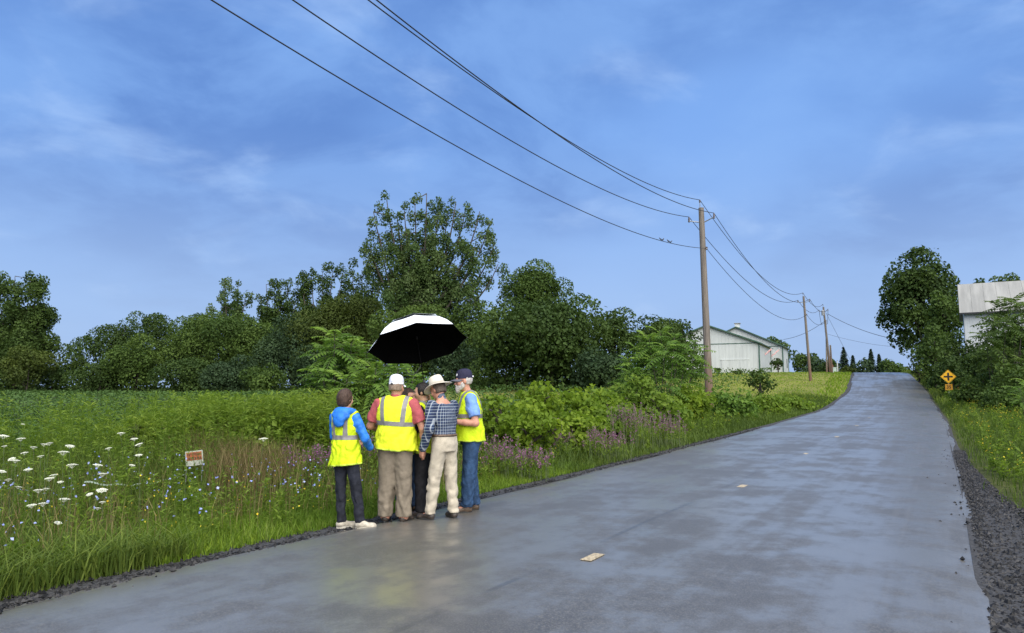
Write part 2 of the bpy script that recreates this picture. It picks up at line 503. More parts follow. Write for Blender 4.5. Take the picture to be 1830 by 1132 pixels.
def shoulder(u0, u1, seed, label):
    rg = np.random.default_rng(seed)
    ys = np.concatenate([np.arange(-10, 60, 0.5), np.arange(60, 130, 2.0)])
    n = 6
    wob = np.convolve(rg.normal(0, 0.22, len(ys) + 8), np.ones(9) / 9, 'valid')
    t = np.linspace(0, 1, n)
    inner, outer = u0, u1
    wide = np.interp(ys, [3, 6, 9, 12, 16, 24], [2.0, 1.40, 0.95, 0.58, 0.32, 0.24]) if u1 > 0 else abs(u1 - u0)
    outer_y = inner + np.sign(u1) * (wide + wob * np.clip(wide, 0, 1))
    Uu = inner + (outer_y[:, None] - inner) * t[None]
    Yy = np.repeat(ys[:, None], n, 1); Xx = cx(Yy) + Uu
    Zz = np.maximum(tz(Xx, Yy) + 0.02, rz(Yy) - 0.03 - 0.10 * t[None]) + 0.012
    Zz[:, -1] -= 0.06
    ix = np.arange(Uu.size).reshape(Uu.shape)
    Fq = np.stack([ix[:-1, :-1], ix[:-1, 1:], ix[1:, 1:], ix[1:, :-1]], -1).reshape(-1, 4)
    o = link('gravel_shoulder', fast_mesh('gravel_shoulder', np.stack([Xx, Yy, Zz], -1).reshape(-1, 3), Fq, smooth=True), M['gravel'])
    o['kind'] = 'structure'; o['label'] = label
    return ys, Uu


shoulder(-3.60, -4.15, 3, 'narrow dark gravel strip along the far road edge')
shoulder(3.60, 4.6, 4, 'wide dark gravel shoulder beside the near road edge')


def stones(name, u0, u1, y0, y1, n, smin, smax, seed, label, spill=0.15):
    rg = np.random.default_rng(seed)
    yy = y0 + (y1 - y0) * rg.random(n) ** 2.3
    if u0 > 0: u1 = u0 + np.interp(yy, [3, 6, 9, 12, 16, 24], [2.0, 1.40, 0.95, 0.58, 0.32, 0.24])
    uu = u0 + (u1 - u0) * rg.random(n)
    e = rg.random(n) < spill; uu[e] -= np.sign(u0) * rg.exponential(0.12, e.sum())
    xx = cx(yy) + uu
    s = smin + (smax - smin) * rg.random(n) ** 2
    zz = np.maximum(tz(xx, yy) + 0.03, rz(yy) - 0.02 - 0.08 * np.clip((np.abs(uu) - 3.6) / 1.4, 0, 1))
    zz = np.where(np.abs(uu) < 3.65, rz(yy) + 0.004, zz)
    octv = np.array([[1, 0, 0], [0, 1, 0], [-1, 0, 0], [0, -1, 0], [0, 0, 1], [0, 0, -1]], float)
    octf = np.array([[0, 1, 4], [1, 2, 4], [2, 3, 4], [3, 0, 4], [1, 0, 5], [2, 1, 5], [3, 2, 5], [0, 3, 5]])
    an = rg.random(n) * 6.28
    P = octv[None] * (0.6 + 0.8 * rg.random((n, 6, 1))) * s[:, None, None] * np.array([1, 1, 0.7])
    X = P[..., 0] * np.cos(an)[:, None] - P[..., 1] * np.sin(an)[:, None]; Yv = P[..., 0] * np.sin(an)[:, None] + P[..., 1] * np.cos(an)[:, None]
    V = np.stack([X + xx[:, None], Yv + yy[:, None], P[..., 2] + zz[:, None]], -1)
    Fv = octf[None] + 6 * np.arange(n)[:, None, None]
    o = link(name, fast_mesh(name, V.reshape(-1, 3), Fv.reshape(-1, 3), tint=np.repeat(rg.random(n) ** 2.2, 6)), M['stone'])
    tag(o, label, None, None, 'stuff')


stones('gravel', 3.66, 5.15, 3.5, 20, 12000, 0.010, 0.034, 11, 'loose dark crushed stone on the near shoulder', 0.05)
stones('gravel', -4.25, -3.66, 4.0, 30, 5500, 0.010, 0.032, 12, 'loose dark crushed stone along the far road edge', 0.10)


# ------------------------------------------------------------------ barns
def pole_barn(corner, W, L, wall_h, rise, ang, base_z, label, door=False, vent=False, boarded=False):
    """corner = near right corner (world x,y); local x runs left to right along the gable, local y away along the side"""
    r = empty('barn', (corner[0], corner[1], base_z), -ang)
    tag(r, label, 'barn')
    t = 0.15
    gp = [(-W, -1.2), (0, -1.2), (0, wall_h), (-W / 2, wall_h + rise), (-W, wall_h)]
    MB().prism(gp, 0, t).build('gable_wall', M['siding'], r)
    MB().prism(gp, L - t, L).build('rear_wall', M['siding'], r)
    MB().box((-t / 2, L / 2, (wall_h - 1.2) / 2), (t, L - 2 * t, wall_h + 1.2)).build('side_wall', M['siding_s'], r)
    MB().box((-W + t / 2, L / 2, (wall_h - 1.2) / 2), (t, L - 2 * t, wall_h + 1.2)).build('side_wall', M['siding_s'], r)
    o, th = 0.40, 0.10
    sl = rise / (W / 2)
    for sgn in (1, -1):
        xe, xr = (o, -W / 2) if sgn == 1 else (-W - o, -W / 2)
        ze, zr = wall_h - o * sl + 0.02, wall_h + rise + 0.02
        V = [(xe, -o, ze), (xr, -o, zr), (xr, L + o, zr), (xe, L + o, ze)]
        V += [(x, y, z + th) for x, y, z in V]
        rf = MB().add(V, [(0, 1, 2, 3), (4, 5, 6, 7), (0, 4, 5, 1), (1, 5, 6, 2), (2, 6, 7, 3), (3, 7, 4, 0)]).build('roof', M['green_roof'], r)
        V = [(xe, -o - 0.03, ze - 0.04), (xr, -o - 0.03, zr - 0.04), (xr, -o - 0.03, zr + th + 0.03), (xe, -o - 0.03, ze + th + 0.03)]
        V += [(x, y - 0.04, z) for x, y, z in V]
        MB().add(V, [(0, 1, 2, 3), (4, 5, 6, 7), (0, 4, 5, 1), (1, 5, 6, 2), (2, 6, 7, 3), (3, 7, 4, 0)]).build('roof_trim', M['green_trim'], rf)
    MB().box((-W / 2, -0.025, wall_h), (W, 0.05, 0.10)).build('wall_band', M['green_trim'], r)
    MB().box((0.0, 0.0, wall_h / 2 - 0.6), (0.17, 0.17, wall_h + 1.18)).build('corner_trim', M['green_trim'], r)
    MB().box((0.0, L, wall_h / 2 - 0.6), (0.2, 0.2, wall_h + 1.18)).build('corner_trim', M['green_trim'], r)
    if door:
        d = MB().box((-W / 2 - 0.35, -0.05, 1.0), (1.15, 0.1, 3.1)).build('door', M['door_white'], r)
        MB().box((-W / 2 - 0.35, -0.06, 2.62), (1.35, 0.14, 0.14)).box((-W / 2 + 0.29, -0.06, 1.0), (0.1, 0.14, 3.1)).build('door_frame', M['dark'], d)
        MB().box((-W / 2 + 0.10, -0.13, 0.9), (0.06, 0.06, 0.14)).build('handle', M['steel'], d)
        s = MB().box((-W / 2 + 3.6, -0.04, 0.55), (3.6, 0.08, 2.7)).build('sliding_door', M['siding'], r)
        MB().box((-W / 2 + 3.6, -0.06, 1.95), (3.8, 0.12, 0.08)).build('door_track', M['door_white'], s)
    if vent:
        v = MB().box((-W / 2, 1.6, wall_h + rise + 0.4), (0.75, 0.75, 0.6)).build('roof_vent', M['door_white'], r)
        MB().box((-W / 2, 1.6, wall_h + rise + 0.78), (1.0, 1.0, 0.12)).build('vent_cap', M['tin_roof'], v)
    if boarded:
        MB().box((0.01, L * 0.72, 1.5), (0.1, 0.9, 1.5)).build('window', M['dark'], r)
    return r


ANG = math.atan(0.47)
cA = at(1358, 668, 100)
barnA = pole_barn((cA[0], cA[1]), 13.6, 14.0, 4.15, 2.6, ANG, cA[2], 'nearer white metal barn with green trim and white door in its gable', door=True)
cB = at(1400, 664, 120)
barnB = pole_barn((cB[0], cB[1]), 14.4, 9.5, 4.1, 3.3, ANG, cB[2], 'farther white metal barn with small roof vent, behind the other white barn', vent=True, boarded=True)

# two flags on staffs on the nearer barn's side
for k, (px, py, ln, lab) in enumerate(((1372, 628, 0.9, 'red striped flag on a staff on the barn side wall, closer to the corner'),
                                       (1386, 629, 0.7, 'red striped flag on a staff at the far end of the barn side wall'))):
    p = at(px, py, 106 + 7 * k)
    fr = empty('flag', tuple(p)); tag(fr, lab, 'flag', 'flags on the barn')
    e = np.array([0.94, -0.1, 0.75]) * 0.8; fr.scale = (0.9, 0.9, 0.9)
    MB().tube([-e * 0.95, e * 0.95], 0.035, 6).build('staff', M['door_white'], fr)
    nx_, nz_ = 9, 5
    for j in range(nz_):
        V = []
        for i in range(nx_):
            t = i / (nx_ - 1)
            for dz in (0, 1):
                q = -e * 0.9 + e * 1.7 * t
                V.append(q + np.array([0.04 * math.sin(t * 9 + j), 0.05 * math.sin(t * 7 + j * 1.3), -0.04 - (j + dz) * 0.06 * (1 - 0.3 * t)]))
        Fq = [(2 * i, 2 * i + 1, 2 * i + 3, 2 * i + 2) for i in range(nx_ - 1)]
        MB().add(V, Fq).build('stripe', M['flag_red'] if j % 2 == 0 else M['flag_white'], fr)

# old barn beyond the near verge
cR = at(1727, 640, 74)
bz = float(tz(cR[0] + 6, cR[1])) - 0.2
ob = empty('old_barn', (cR[0], cR[1], bz), rad(-31)); tag(ob, 'tall old white barn with weathered tin roof behind the roadside shrubs', 'barn')
eave = at(1727, 557, 74)[2] - bz; ridge = at(1727, 506, 74)[2] - bz + 0.35
LB, DB = 16.0, 9.0
MB().box((LB / 2, 0.1, eave / 2), (LB, 0.2, eave)).build('front_wall', M['barn_white'], ob)
MB().box((LB / 2, DB - 0.1, eave / 2), (LB, 0.2, eave)).build('rear_wall', M['barn_white'], ob)
for x in (0.1, LB - 0.1):
    V = [(x - 0.1, 0.2, 0), (x - 0.1, DB - 0.2, 0), (x - 0.1, DB - 0.2, eave), (x - 0.1, DB / 2, ridge - 0.15), (x - 0.1, 0.2, eave)]
    V += [(a + 0.2, b, c) for a, b, c in V]
    MB().add(V, [(0, 1, 2, 3, 4), (9, 8, 7, 6, 5)] + [(i, (i + 1) % 5, 5 + (i + 1) % 5, 5 + i) for i in range(5)]).build('gable_wall', M['barn_white'], ob)
for j, (y0, z0, y1, z1) in enumerate(((-0.5, eave - 0.25, DB / 2, ridge), (DB + 0.5, eave - 0.25, DB / 2, ridge))):
    rf = MB().box((LB / 2, (y0 + y1) / 2, (z0 + z1) / 2 - 0.12), (LB + 0.5, 0.1, 0.1)).build('roof', M['tin_roof'], ob)
    n = 15
    for k in range(n):
        xa, xb = -0.35 + k * (LB + 0.7) / n, -0.35 + (k + 1) * (LB + 0.7) / n - 0.014
        lift = 0.006 * (k % 2)
        V = [(xa, y0, z0 + lift), (xb, y0, z0 + lift), (xb, y1, z1 + lift), (xa, y1, z1 + lift)]
        V += [(a_, b_, c_ + 0.07) for a_, b_, c_ in V]
        MB().add(V, [(0, 1, 2, 3), (4, 5, 6, 7), (0, 4, 5, 1), (1, 5, 6, 2), (2, 6, 7, 3), (3, 7, 4, 0)]).build('roof_panel', M['tin_roof'], rf)
MB().box((LB / 2, -0.53, eave - 0.25), (LB + 0.7, 0.06, 0.16)).build('gutter', M['dark'], ob)

# ------------------------------------------------------------------ utility poles and wires
def pole(bx, by, tx, ty, h, label, arms=True, r0=0.17, low=None, group='utility poles along the road'):
    bz = float(tz(bx, by))
    p = empty('utility_pole', (bx, by, bz)); tag(p, label, 'utility pole', group)
    ax = np.array([tx - bx, ty - by, h])
    zs = np.linspace(-0.06, 1, 9)
    MB().tube([ax * t for t in zs], [r0 * (1 - 0.33 * max(t, 0)) for t in zs], 14).build('shaft', M['pole'], p, smooth=False)
    pts = {}
    if arms:
        MB().tube([ax + (-0.06, 0, -0.12), ax + (-0.06, 0, 0.34)], 0.022, 6).build('pin', M['steel'], p)
        MB().lathe([(0.03, 0), (0.055, 0.03), (0.035, 0.06), (0.05, 0.10), (0.02, 0.15)], 10, Matrix.Translation(ax + np.array([-0.06, 0, 0.28]))).build('insulator', M['porcelain'], p)
        pts['top'] = ax + np.array([-0.06, 0, 0.42])
        for s, dz, key in ((-1, -0.62, 'left'), (1, -0.55, 'right')):
            b0 = ax * (1 - 0.75 / h) + np.array([0.1 * s, 0, 0]); b1 = ax + np.array([0.62 * s * 0.88, -0.62 * s * 0.45, dz])
            MB().tube([b0, b1], 0.028, 6).build('bracket', M['steel'], p)
            MB().lathe([(0.03, -0.12), (0.06, -0.08), (0.038, -0.03), (0.06, 0.02), (0.038, 0.07), (0.045, 0.12), (0.02, 0.17)], 10, Matrix.Translation(b1 + np.array([0.02 * s, 0, 0.05]))).build('insulator', M['porcelain'], p)
            pts[key] = b1 + np.array([0.02 * s, 0, 0.22])
        q = ax * (1 - 2.1 / h) + np.array([0.16, -0.06, 0])
        MB().lathe([(0.035, -0.08), (0.075, -0.06), (0.06, 0.0), (0.075, 0.06), (0.035, 0.08)], 10, Matrix.Translation(q)).build('spool', M['porcelain'], p)
        pts['low'] = q
    return p, {k: v + np.array([bx, by, bz]) for k, v in pts.items()}


q1 = at(1269, 742, 37.0); t1 = at(1253, 372, 37.0)
P1, A1 = pole(q1[0], 37.0, t1[0], 37.0, t1[2] - float(tz(q1[0], 37.0)), 'tall brown wooden utility pole rising from the roadside bushes', r0=0.20)
q2 = at(1449, 688, 84.0); t2 = at(1436, 530, 84.0)
P2, A2 = pole(q2[0], 84.0, t2[0], 84.0, t2[2] - float(tz(q2[0], 84.0)), 'leaning grey utility pole on the mown grass, second from the camera')
q3 = at(1484, 664, 112.0); t3 = at(1471.5, 549, 112.0)
P3, A3 = pole(q3[0], 112.0, t3[0], 112.0, t3[2] - float(tz(q3[0], 112.0)), 'leaning utility pole by the road crest with lines branching across the road', r0=0.19)
q4 = at(1477, 660, 150.0); t4 = at(1476, 572, 150.0)
P4_, A4 = pole(q4[0], 150.0, t4[0], 150.0, t4[2] - float(tz(q4[0], 150.0)), 'thin upright utility pole farthest away, half behind the leaning pole', arms=False, r0=0.16)
q5 = at(1483.5, 665, 109.0)
P5_, _ = pole(q5[0] + 0.25, 109.0, q5[0] + 0.2, 109.0, 4.1, 'short cut off wooden post at the foot of the leaning pole', arms=False, r0=0.17)
# transformer can on the third pole
tp = np.array(A3['low']) + np.array([-0.45, 0, 1.2])
MB().lathe([(0.0, -0.4), (0.2, -0.4), (0.22, 0.3), (0.1, 0.42), (0.0, 0.44)], 12, Matrix.Translation(tp - np.array(P3.location))).build('transformer', M['steel'], P3)

P0b = np.array([-13.75, -11.0, 0.0])
A0 = {'top': P0b + (-0.06, 0, 10.4), 'left': P0b + (-0.45, 0, 9.9), 'right': P0b + (0.5, 0, 10.2), 'low': P0b + (0.0, 0, 8.8)}
pole(P0b[0], P0b[1], P0b[0], P0b[1], 10.0, 'wooden utility pole standing behind the viewpoint')
SAG = {'top': 2.5, 'left': 2.4, 'right': 2.45, 'low': 2.25}
SAG2 = {'top': 1.75, 'left': 1.7, 'right': 1.9, 'low': 1.8}


def span(a, b, sag, n=40):
    t = np.linspace(0, 1, n)[:, None]
    P = np.asarray(a) * (1 - t) + np.asarray(b) * t
    P[:, 2] -= (4 * sag * t * (1 - t))[:, 0]
    return P


WL = {'top': 'topmost black power line running over the road verge from pin to pin', 'left': 'power line on the field side pole brackets',
      'right': 'power line on the road side pole brackets', 'low': 'lowest line strung on the poles, with small birds perched on it'}
spans01 = {}
for k in ('top', 'left', 'right', 'low'):
    s0 = span(A0[k], A1[k], SAG[k], 60); spans01[k] = s0
    A4k = np.array([q4[0], 150, t4[2] - 0.3]) + {'top': (0, 0, 0), 'left': (-.5, 0, -.5), 'right': (.5, 0, -.5), 'low': (0, 0, -2)}[k]
    P = np.concatenate([s0, span(A1[k], A2[k], SAG2[k])[1:], span(A2[k], A3[k], 0.9, 16)[1:], span(A3[k], A4k, 0.8, 10)[1:]])
    rr = np.interp(P[:, 1], [0, 15, 37, 84, 150], [0.010, 0.011, 0.014, 0.021, 0.03]) * (1.15 if k != 'low' else 1.0)
    o = MB().tube(P, rr, 6).build('power_line', M['wire'], None, smooth=True)
    tag(o, WL[k], 'power line', 'lines strung on the utility poles')
for k, (a, b, sag, rr, lab) in enumerate((
        (np.array(A3['right']) + (0, 0, -0.8), at(1640, 612, 100), 0.8, 0.035, 'thicker service line crossing the road to the dark maple'),
        (np.array(A3['low']) + (0, 0, -2.0), at(1640, 622, 108), 0.5, 0.018, 'faint lower service line crossing the road near the crest'),
        (np.array(A3['low']) + (-0.1, 0, 0.0), at(1400, 607, 119), 0.5, 0.03, 'service line dropping from the leaning pole to the farther white barn'))):
    o = MB().tube(span(a, b, sag, 16), rr, 5).build('service_line', M['wire'], None, smooth=True)
    tag(o, lab, 'power line')
# guy wire of the third pole
o = MB().tube([np.array(A3['left']) + (1.0, 0, -0.4), np.array([q3[0] + 3.6, 111.0, tz(q3[0] + 3.6, 111.0)])], 0.02, 5).build('guy_wire', M['wire'])
tag(o, 'thin guy wire slanting down beside the leaning utility pole', 'wire')
# small objects at the foot of the third pole
p = at(1491, 664, 110); bz_ = float(tz(p[0], 110))
u_ = empty('utility_box', (p[0], 110, bz_)); tag(u_, 'small pale green utility box at the foot of the leaning pole', 'utility box')
MB().box((0, 0, 0.35), (0.5, 0.4, 0.9)).build('cabinet', simple('box_green', (0.42, 0.52, 0.46), 0.5, 0.1), u_)
MB().box((0, 0, 0.83), (0.56, 0.46, 0.07)).build('lid', simple('box_lid', (0.5, 0.6, 0.55), 0.5, 0.1), u_)
p = at(1497, 664, 113); bz_ = float(tz(p[0], 113))
u_ = empty('marker_post', (p[0], 113, bz_)); tag(u_, 'thin white marker post near the road crest', 'post')
MB().tube([(0, 0, -.3), (0, 0, 1.9)], 0.08, 6).build('shaft', M['door_white'], u_); MB().lathe([(0.1, 1.9), (0.1, 2.0), (0.0, 2.06)], 6).build('cap', M['steel'], u_)
p = at(1488, 664, 113); bz_ = float(tz(p[0], 113))
u_ = empty('marker_post', (p[0], 113, bz_)); tag(u_, 'short rusty red post beside the pale utility box', 'post')
MB().tube([(0, 0, -.3), (0, 0, 1.2)], 0.13, 6).build('shaft', simple('rust_red', (0.24, 0.08, 0.05), 0.8, 0.3), u_); MB().lathe([(0.15, 1.2), (0.15, 1.3), (0.0, 1.36)], 6).build('cap', simple('rust_dark', (0.14, 0.05, 0.03), 0.8, 0.3), u_)


# ------------------------------------------------------------------ foliage builders
def leaf_quads(C, N, L, Wd, rg, droop=0.35, T=None):
    n = len(C)
    N = nrm(N)
    if T is None:
        T = rg.normal(size=(n, 3)); T[:, 2] -= droop * 2
    T = nrm(T - N * np.sum(T * N, 1, keepdims=True)); S = np.cross(N, T)
    L = np.broadcast_to(L, n)[:, None]; Wd = np.broadcast_to(Wd, n)[:, None]
    V = np.stack([C - T * L * 0.5, C + S * Wd * 0.5 + T * L * 0.02 + N * Wd * 0.12, C + T * L * 0.5 - N * L * 0.08, C - S * Wd * 0.5 + T * L * 0.02 + N * Wd * 0.12], 1)
    return V


def quads_mesh(name, V, tint):
    n = len(V)
    return fast_mesh(name, V.reshape(-1, 3), np.arange(n * 4).reshape(n, 4), tint=np.repeat(np.clip(tint, 0, 1), 4))


def lobe_leaves(lobes, per_area, L, rg, shell=(0.72, 1.06), spread=0.75, tvar=0.30):
    """lobes: (c, (rx,ry,rz), tint)"""
    VV, TT = [], []
    for c, r, tn in lobes:
        r = np.asarray(r, float)
        n = max(12, int(3.2 * per_area * (r[0] * r[1] + r[0] * r[2] + r[1] * r[2]) * 4.2 / (L * L)))
        D = nrm(rg.normal(size=(n, 3)))
        D = D[(D[:, 2] > -0.35) | (rg.random(n) < 0.45)]
        n = len(D)
        rr = shell[0] + (shell[1] - shell[0]) * rg.random(n) ** 0.6
        out = rg.random(n) < 0.04; rr[out] += 0.15 * rg.random(out.sum())
        C = np.asarray(c) + D * r * rr[:, None]
        N = D / r * r.mean() + rg.normal(size=(n, 3)) * spread; N[:, 2] += 0.35
        sz = L * (0.65 + 0.7 * rg.random(n))
        VV.append(leaf_quads(C, N, sz, sz * (0.62 + 0.25 * rg.random(n)), rg))
        TT.append(tn + tvar * (rg.random(n) - 0.5))
    return np.concatenate(VV), np.concatenate(TT)


def limb_mesh(paths, name, mat, parent, n=7):
    mb = MB()
    for P, r in paths: mb.tube(P, r, n)
    return mb.build(name, mat, parent, smooth=True)


def curve3(a, b, bend, n=6):
    t = np.linspace(0, 1, n)[:, None]
    return np.asarray(a) * (1 - t) + np.asarray(b) * t + np.asarray(bend) * (4 * t * (1 - t))


def broad_tree(name, px, top, hw, base, Y, mat, label, seed, leaf=0.30, nl=26, low=0.02, sq=1.0, lobe=0.36, dens=0.42, group=None, cat='tree', tilt=0.0, fill=True, fk=0.62):
    rg = np.random.default_rng(seed)
    b = at(px, base, Y); x = b[0]; gz_ = float(tz(x, Y))
    H = at(px, top, Y)[2] - gz_; R = hw / F_PX * Y * 1.15
    root = empty(name, (x, Y, gz_)); tag(root, label, cat, group)
    z0 = low * H; hc = (H - z0) / 2; zc = z0 + hc
    lobes = []
    k = 0
    while k < nl:
        d = nrm(rg.normal(size=3)); rr = 0.45 + 0.42 * rg.random()
        if k < nl * 0.25: rr *= 0.5
        q = d * rr
        lr = lobe * (0.7 + 0.6 * rg.random())
        q[2] = np.clip(q[2], -0.95, 1 - lr * 0.75)
        wz_ = 1.0 if q[2] < 0.1 else (1 - 0.25 * (q[2] - 0.1)) ** sq
        c = np.array([q[0] * R * wz_ + tilt * R * q[2], q[1] * R * wz_ * 0.8, zc + q[2] * hc])
        lobes.append((c, (lr * R * 0.95, lr * R * 0.9, min(lr * R * 0.8, hc * 0.6)), 0.2 + 0.55 * rg.random()))
        k += 1
    if fill: lobes.append((np.array([0, 0, zc]), (R * fk, R * fk * 0.9, hc * (fk + 0.1)), 0.25))
    V, T = lobe_leaves(lobes, dens, leaf, rg)
    link('crown', quads_mesh('crown', V, T), mat, root)
    tr = max(0.12, H * 0.018)
    paths = [(curve3((0, 0, -0.4), (0.05 * R, 0, zc + hc * 0.35), (0.06 * R, 0, 0), 8), np.linspace(tr, tr * 0.3, 8))]
    for c, r, _ in lobes[::3][:9]:
        zs = max(z0 * 0.9, min(c[2] - 0.25 * H, zc)) if c[2] > 0.3 * H else z0 * 0.7
        paths.append((curve3((0.02 * R, 0, zs), c, (0, 0, 0.06 * H), 6), np.linspace(tr * 0.45, tr * 0.12, 6)))
    limb_mesh(paths, 'trunk', M['bark'], root)
    return root


def leader_tree(name, px, top, base, Y, mat, label, seed, leaders, leaf=0.4, dens=0.5, lob=0.05, trunk_frac=0.25, group=None, m=13, shell=(0.30, 1.12)):
    """poplar-like: leaders = [(px_tip, py_tip, start_frac)] fan of ascending limbs with leafy sprays"""
    rg = np.random.default_rng(seed)
    x = at(px, base, Y)[0]; gz_ = float(tz(x, Y)); root = empty(name, (x, Y, gz_)); tag(root, label, 'tree', group)
    H = at(px, top, Y)[2] - gz_
    lobes, paths = [], [(curve3((0, 0, -0.4), (0, 0, H * 0.75), (0.1, 0, 0), 8), np.linspace(H * 0.02, H * 0.006, 8))]
    for ptx, pty, sf in leaders:
        tip = at(ptx, pty, Y); tip = np.array([tip[0] - x, rg.normal(0, 0.06 * H), tip[2] - gz_])
        st = np.array([0, 0, sf * H])
        P = curve3(st, tip, (0.12 * (tip[0]), 0, -0.05 * H), 9)
        paths.append((P, np.linspace(H * 0.009, H * 0.002, 9)))
        for j in range(m):
            t = 0.18 + 0.82 * j / (m - 1)
            c = P[min(8, int(t * 8))] + (P[min(8, int(t * 8) + 1)] - P[min(8, int(t * 8))]) * (t * 8 - int(t * 8))
            s = lob * H * (1.15 - 0.35 * t) * (0.7 + 0.6 * rg.random())
            off = rg.normal(size=3) * s * 0.9; off[2] *= 0.6
            lobes.append((c + off, (s * 0.9, s * 0.9, s * 1.25), 0.25 + 0.6 * rg.random()))
            if rg.random() < 0.6: paths.append((np.array([c, c + off * 1.3]), [H * 0.003, H * 0.001]))
    V, T = lobe_leaves(lobes, dens, leaf, rg, shell=shell, spread=1.0)
    link('crown', quads_mesh('crown', V, T), mat, root)
    limb_mesh(paths, 'trunk', M['bark'], root, 6)
    return root


def conifer(px, top, hw, base, Y, label, seed):
    rg = np.random.default_rng(seed)
    x = at(px, base, Y)[0]; gz_ = float(tz(x, Y)); root = empty('spruce_tree', (x, Y, gz_)); tag(root, label, 'tree', 'spruces beyond the road crest')
    H = at(px, top, Y)[2] - gz_; R = hw / F_PX * Y
    C, N, T, sz = [], [], [], []
    for j in range(26):
        t = j / 25; z = H * (0.06 + 0.93 * t); r = R * (1 - t) ** 0.8 * (0.8 + 0.4 * rg.random()) + 0.1
        for k in range(int(8 + 14 * (1 - t))):
            a_ = rg.random() * 6.28
            for q in np.linspace(0.25, 1, 4):
                C.append([r * q * math.cos(a_), r * q * math.sin(a_), z - 0.25 * r * q + rg.normal(0, .1)]); N.append([0.3 * math.cos(a_), 0.3 * math.sin(a_), 0.8])
                T.append([math.cos(a_) + rg.normal(0, .3), math.sin(a_) + rg.normal(0, .3), -0.35]); sz.append(0.8 * (0.6 + 0.5 * rg.random()))
    sz = np.array(sz)
    V = leaf_quads(np.array(C), np.array(N) + rg.normal(0, .25, (len(C), 3)), sz, sz * 0.55, rg, T=np.array(T))
    link('crown', quads_mesh('crown', V, rg.random(len(C))), M['needle'], root)
    limb_mesh([(np.array([[0, 0, -.3], [0, 0, H * 0.5], [0, 0, H * 0.97]]), [H * 0.016, H * 0.009, 0.02])], 'trunk', M['bark'], root, 6)


# ------------------------------------------------------------------ tree line and other trees
GT = 'trees along the far edge of the field'
leader_tree('poplar_tree', 25, 485, 690, 108, M['leaf_dark'], 'tall dark poplar at the far left end of the tree line', 21,
            [(-40, 510, .2), (0, 500, .25), (32, 495, .3), (58, 500, .25), (74, 512, .2), (78, 545, .2), (60, 560, .12), (-20, 560, .1), (20, 560, .15), (40, 600, .1), (68, 610, .08), (-10, 620, .08)], 0.34, 0.7, 0.072, group=GT)
broad_tree('field_tree', 45, 617, 42, 692, 100, M['leaf_olive'], 'small olive yellow tree in front of the tall dark poplar', 22, nl=14, group=GT)
broad_tree('field_tree', 128, 606, 34, 692, 112, M['leaf_mid'], 'low pale tree in the gap right of the dark poplar', 23, nl=14, group=GT)
broad_tree('field_tree', 90, 645, 36, 692, 104, M['leaf_dark'], 'low dark bushy tree between olive tree and gap', 24, nl=12, group=GT)
broad_tree('field_tree', 205, 562, 58, 692, 108, M['leaf_dark'], 'rounded dark tree starting the main tree line, its outer slope', 25, nl=24, group=GT)
broad_tree('field_tree', 275, 540, 58, 692, 116, M['leaf_dark'], 'dark tree with ragged top behind the left slope of the tree line', 26, nl=26, lobe=0.28, group=GT)
broad_tree('field_tree', 240, 600, 52, 692, 100, M['leaf_mid'], 'lower green tree in front of the ragged dark one', 27, nl=18, group=GT)
broad_tree('field_tree', 355, 541, 42, 690, 118, M['leaf_dark'], 'small dark crown rising behind, just left of the thin poplar', 28, nl=18, lobe=0.3, group=GT)
broad_tree('field_tree', 350, 556, 62, 692, 106, M['leaf_mid'], 'broad green tree below the small dark crown', 29, nl=26, group=GT)
leader_tree('poplar_tree', 410, 502, 688, 114, M['leaf_poplar'], 'thin sparse poplar sticking up behind the tree line', 30,
            [(392, 512, .4), (405, 503, .45), (420, 505, .45), (436, 530, .4), (396, 545, .35), (425, 548, .35)], 0.32, 0.5, 0.046, group=GT)
broad_tree('field_tree', 435, 545, 66, 692, 104, M['leaf_mid'], 'wide green tree below the thin sparse poplar', 31, nl=28, group=GT)
leader_tree('poplar_tree', 492, 500, 688, 112, M['leaf_dark'], 'narrow dark poplar with three blunt tops', 32,
            [(462, 530, .3), (478, 510, .35), (492, 508, .4), (508, 500, .4), (522, 520, .35), (530, 545, .3), (500, 550, .3), (472, 560, .3)], 0.32, 0.6, 0.05, group=GT)
leader_tree('poplar_tree', 572, 487, 688, 112, M['leaf_dark'], 'dark poplar with spiky top left of the tall cottonwood', 33,
            [(538, 492, .35), (556, 490, .4), (575, 486, .4), (595, 485, .4), (612, 490, .35), (560, 540, .3), (600, 540, .3), (545, 530, .3)], 0.32, 0.55, 0.05, group=GT)
leader_tree('poplar_tree', 650, 486, 688, 114, M['leaf_dark'], 'dark poplar row end just left of the tall cottonwood', 34,
            [(630, 492, .4), (650, 486, .4), (668, 490, .4), (684, 498, .35), (640, 540, .3), (676, 540, .3)], 0.32, 0.55, 0.05, group=GT)
broad_tree('field_tree', 615, 520, 85, 690, 98, M['leaf_olive'], 'wide olive tinted tree left of the tall cottonwood', 35, nl=34, group=GT)
broad_tree('field_tree', 520, 562, 64, 692, 98, M['leaf_blue'], 'bluish green tree in the front row, below the narrow dark poplar', 36, nl=24, group=GT)
broad_tree('field_tree', 330, 632, 50, 693, 96, M['leaf_dark'], 'low dark tree at the field edge, below the broad green tree', 37, nl=18, low=0.02, group=GT)
broad_tree('field_tree', 410, 640, 52, 694, 92, M['leaf_blue'], 'low bluish shrub tree spilling onto the crop edge', 38, nl=18, low=0.02, group=GT)
broad_tree('field_tree', 175, 640, 46, 693, 100, M['leaf_dark'], 'low dark tree at the left foot of the tree line', 39, nl=16, low=0.02, group=GT)
broad_tree('field_tree', 470, 655, 42, 695, 88, M['leaf_mid'], 'small green bushy tree at the crop edge, left of the sumac', 40, nl=16, low=0.02, group=GT)
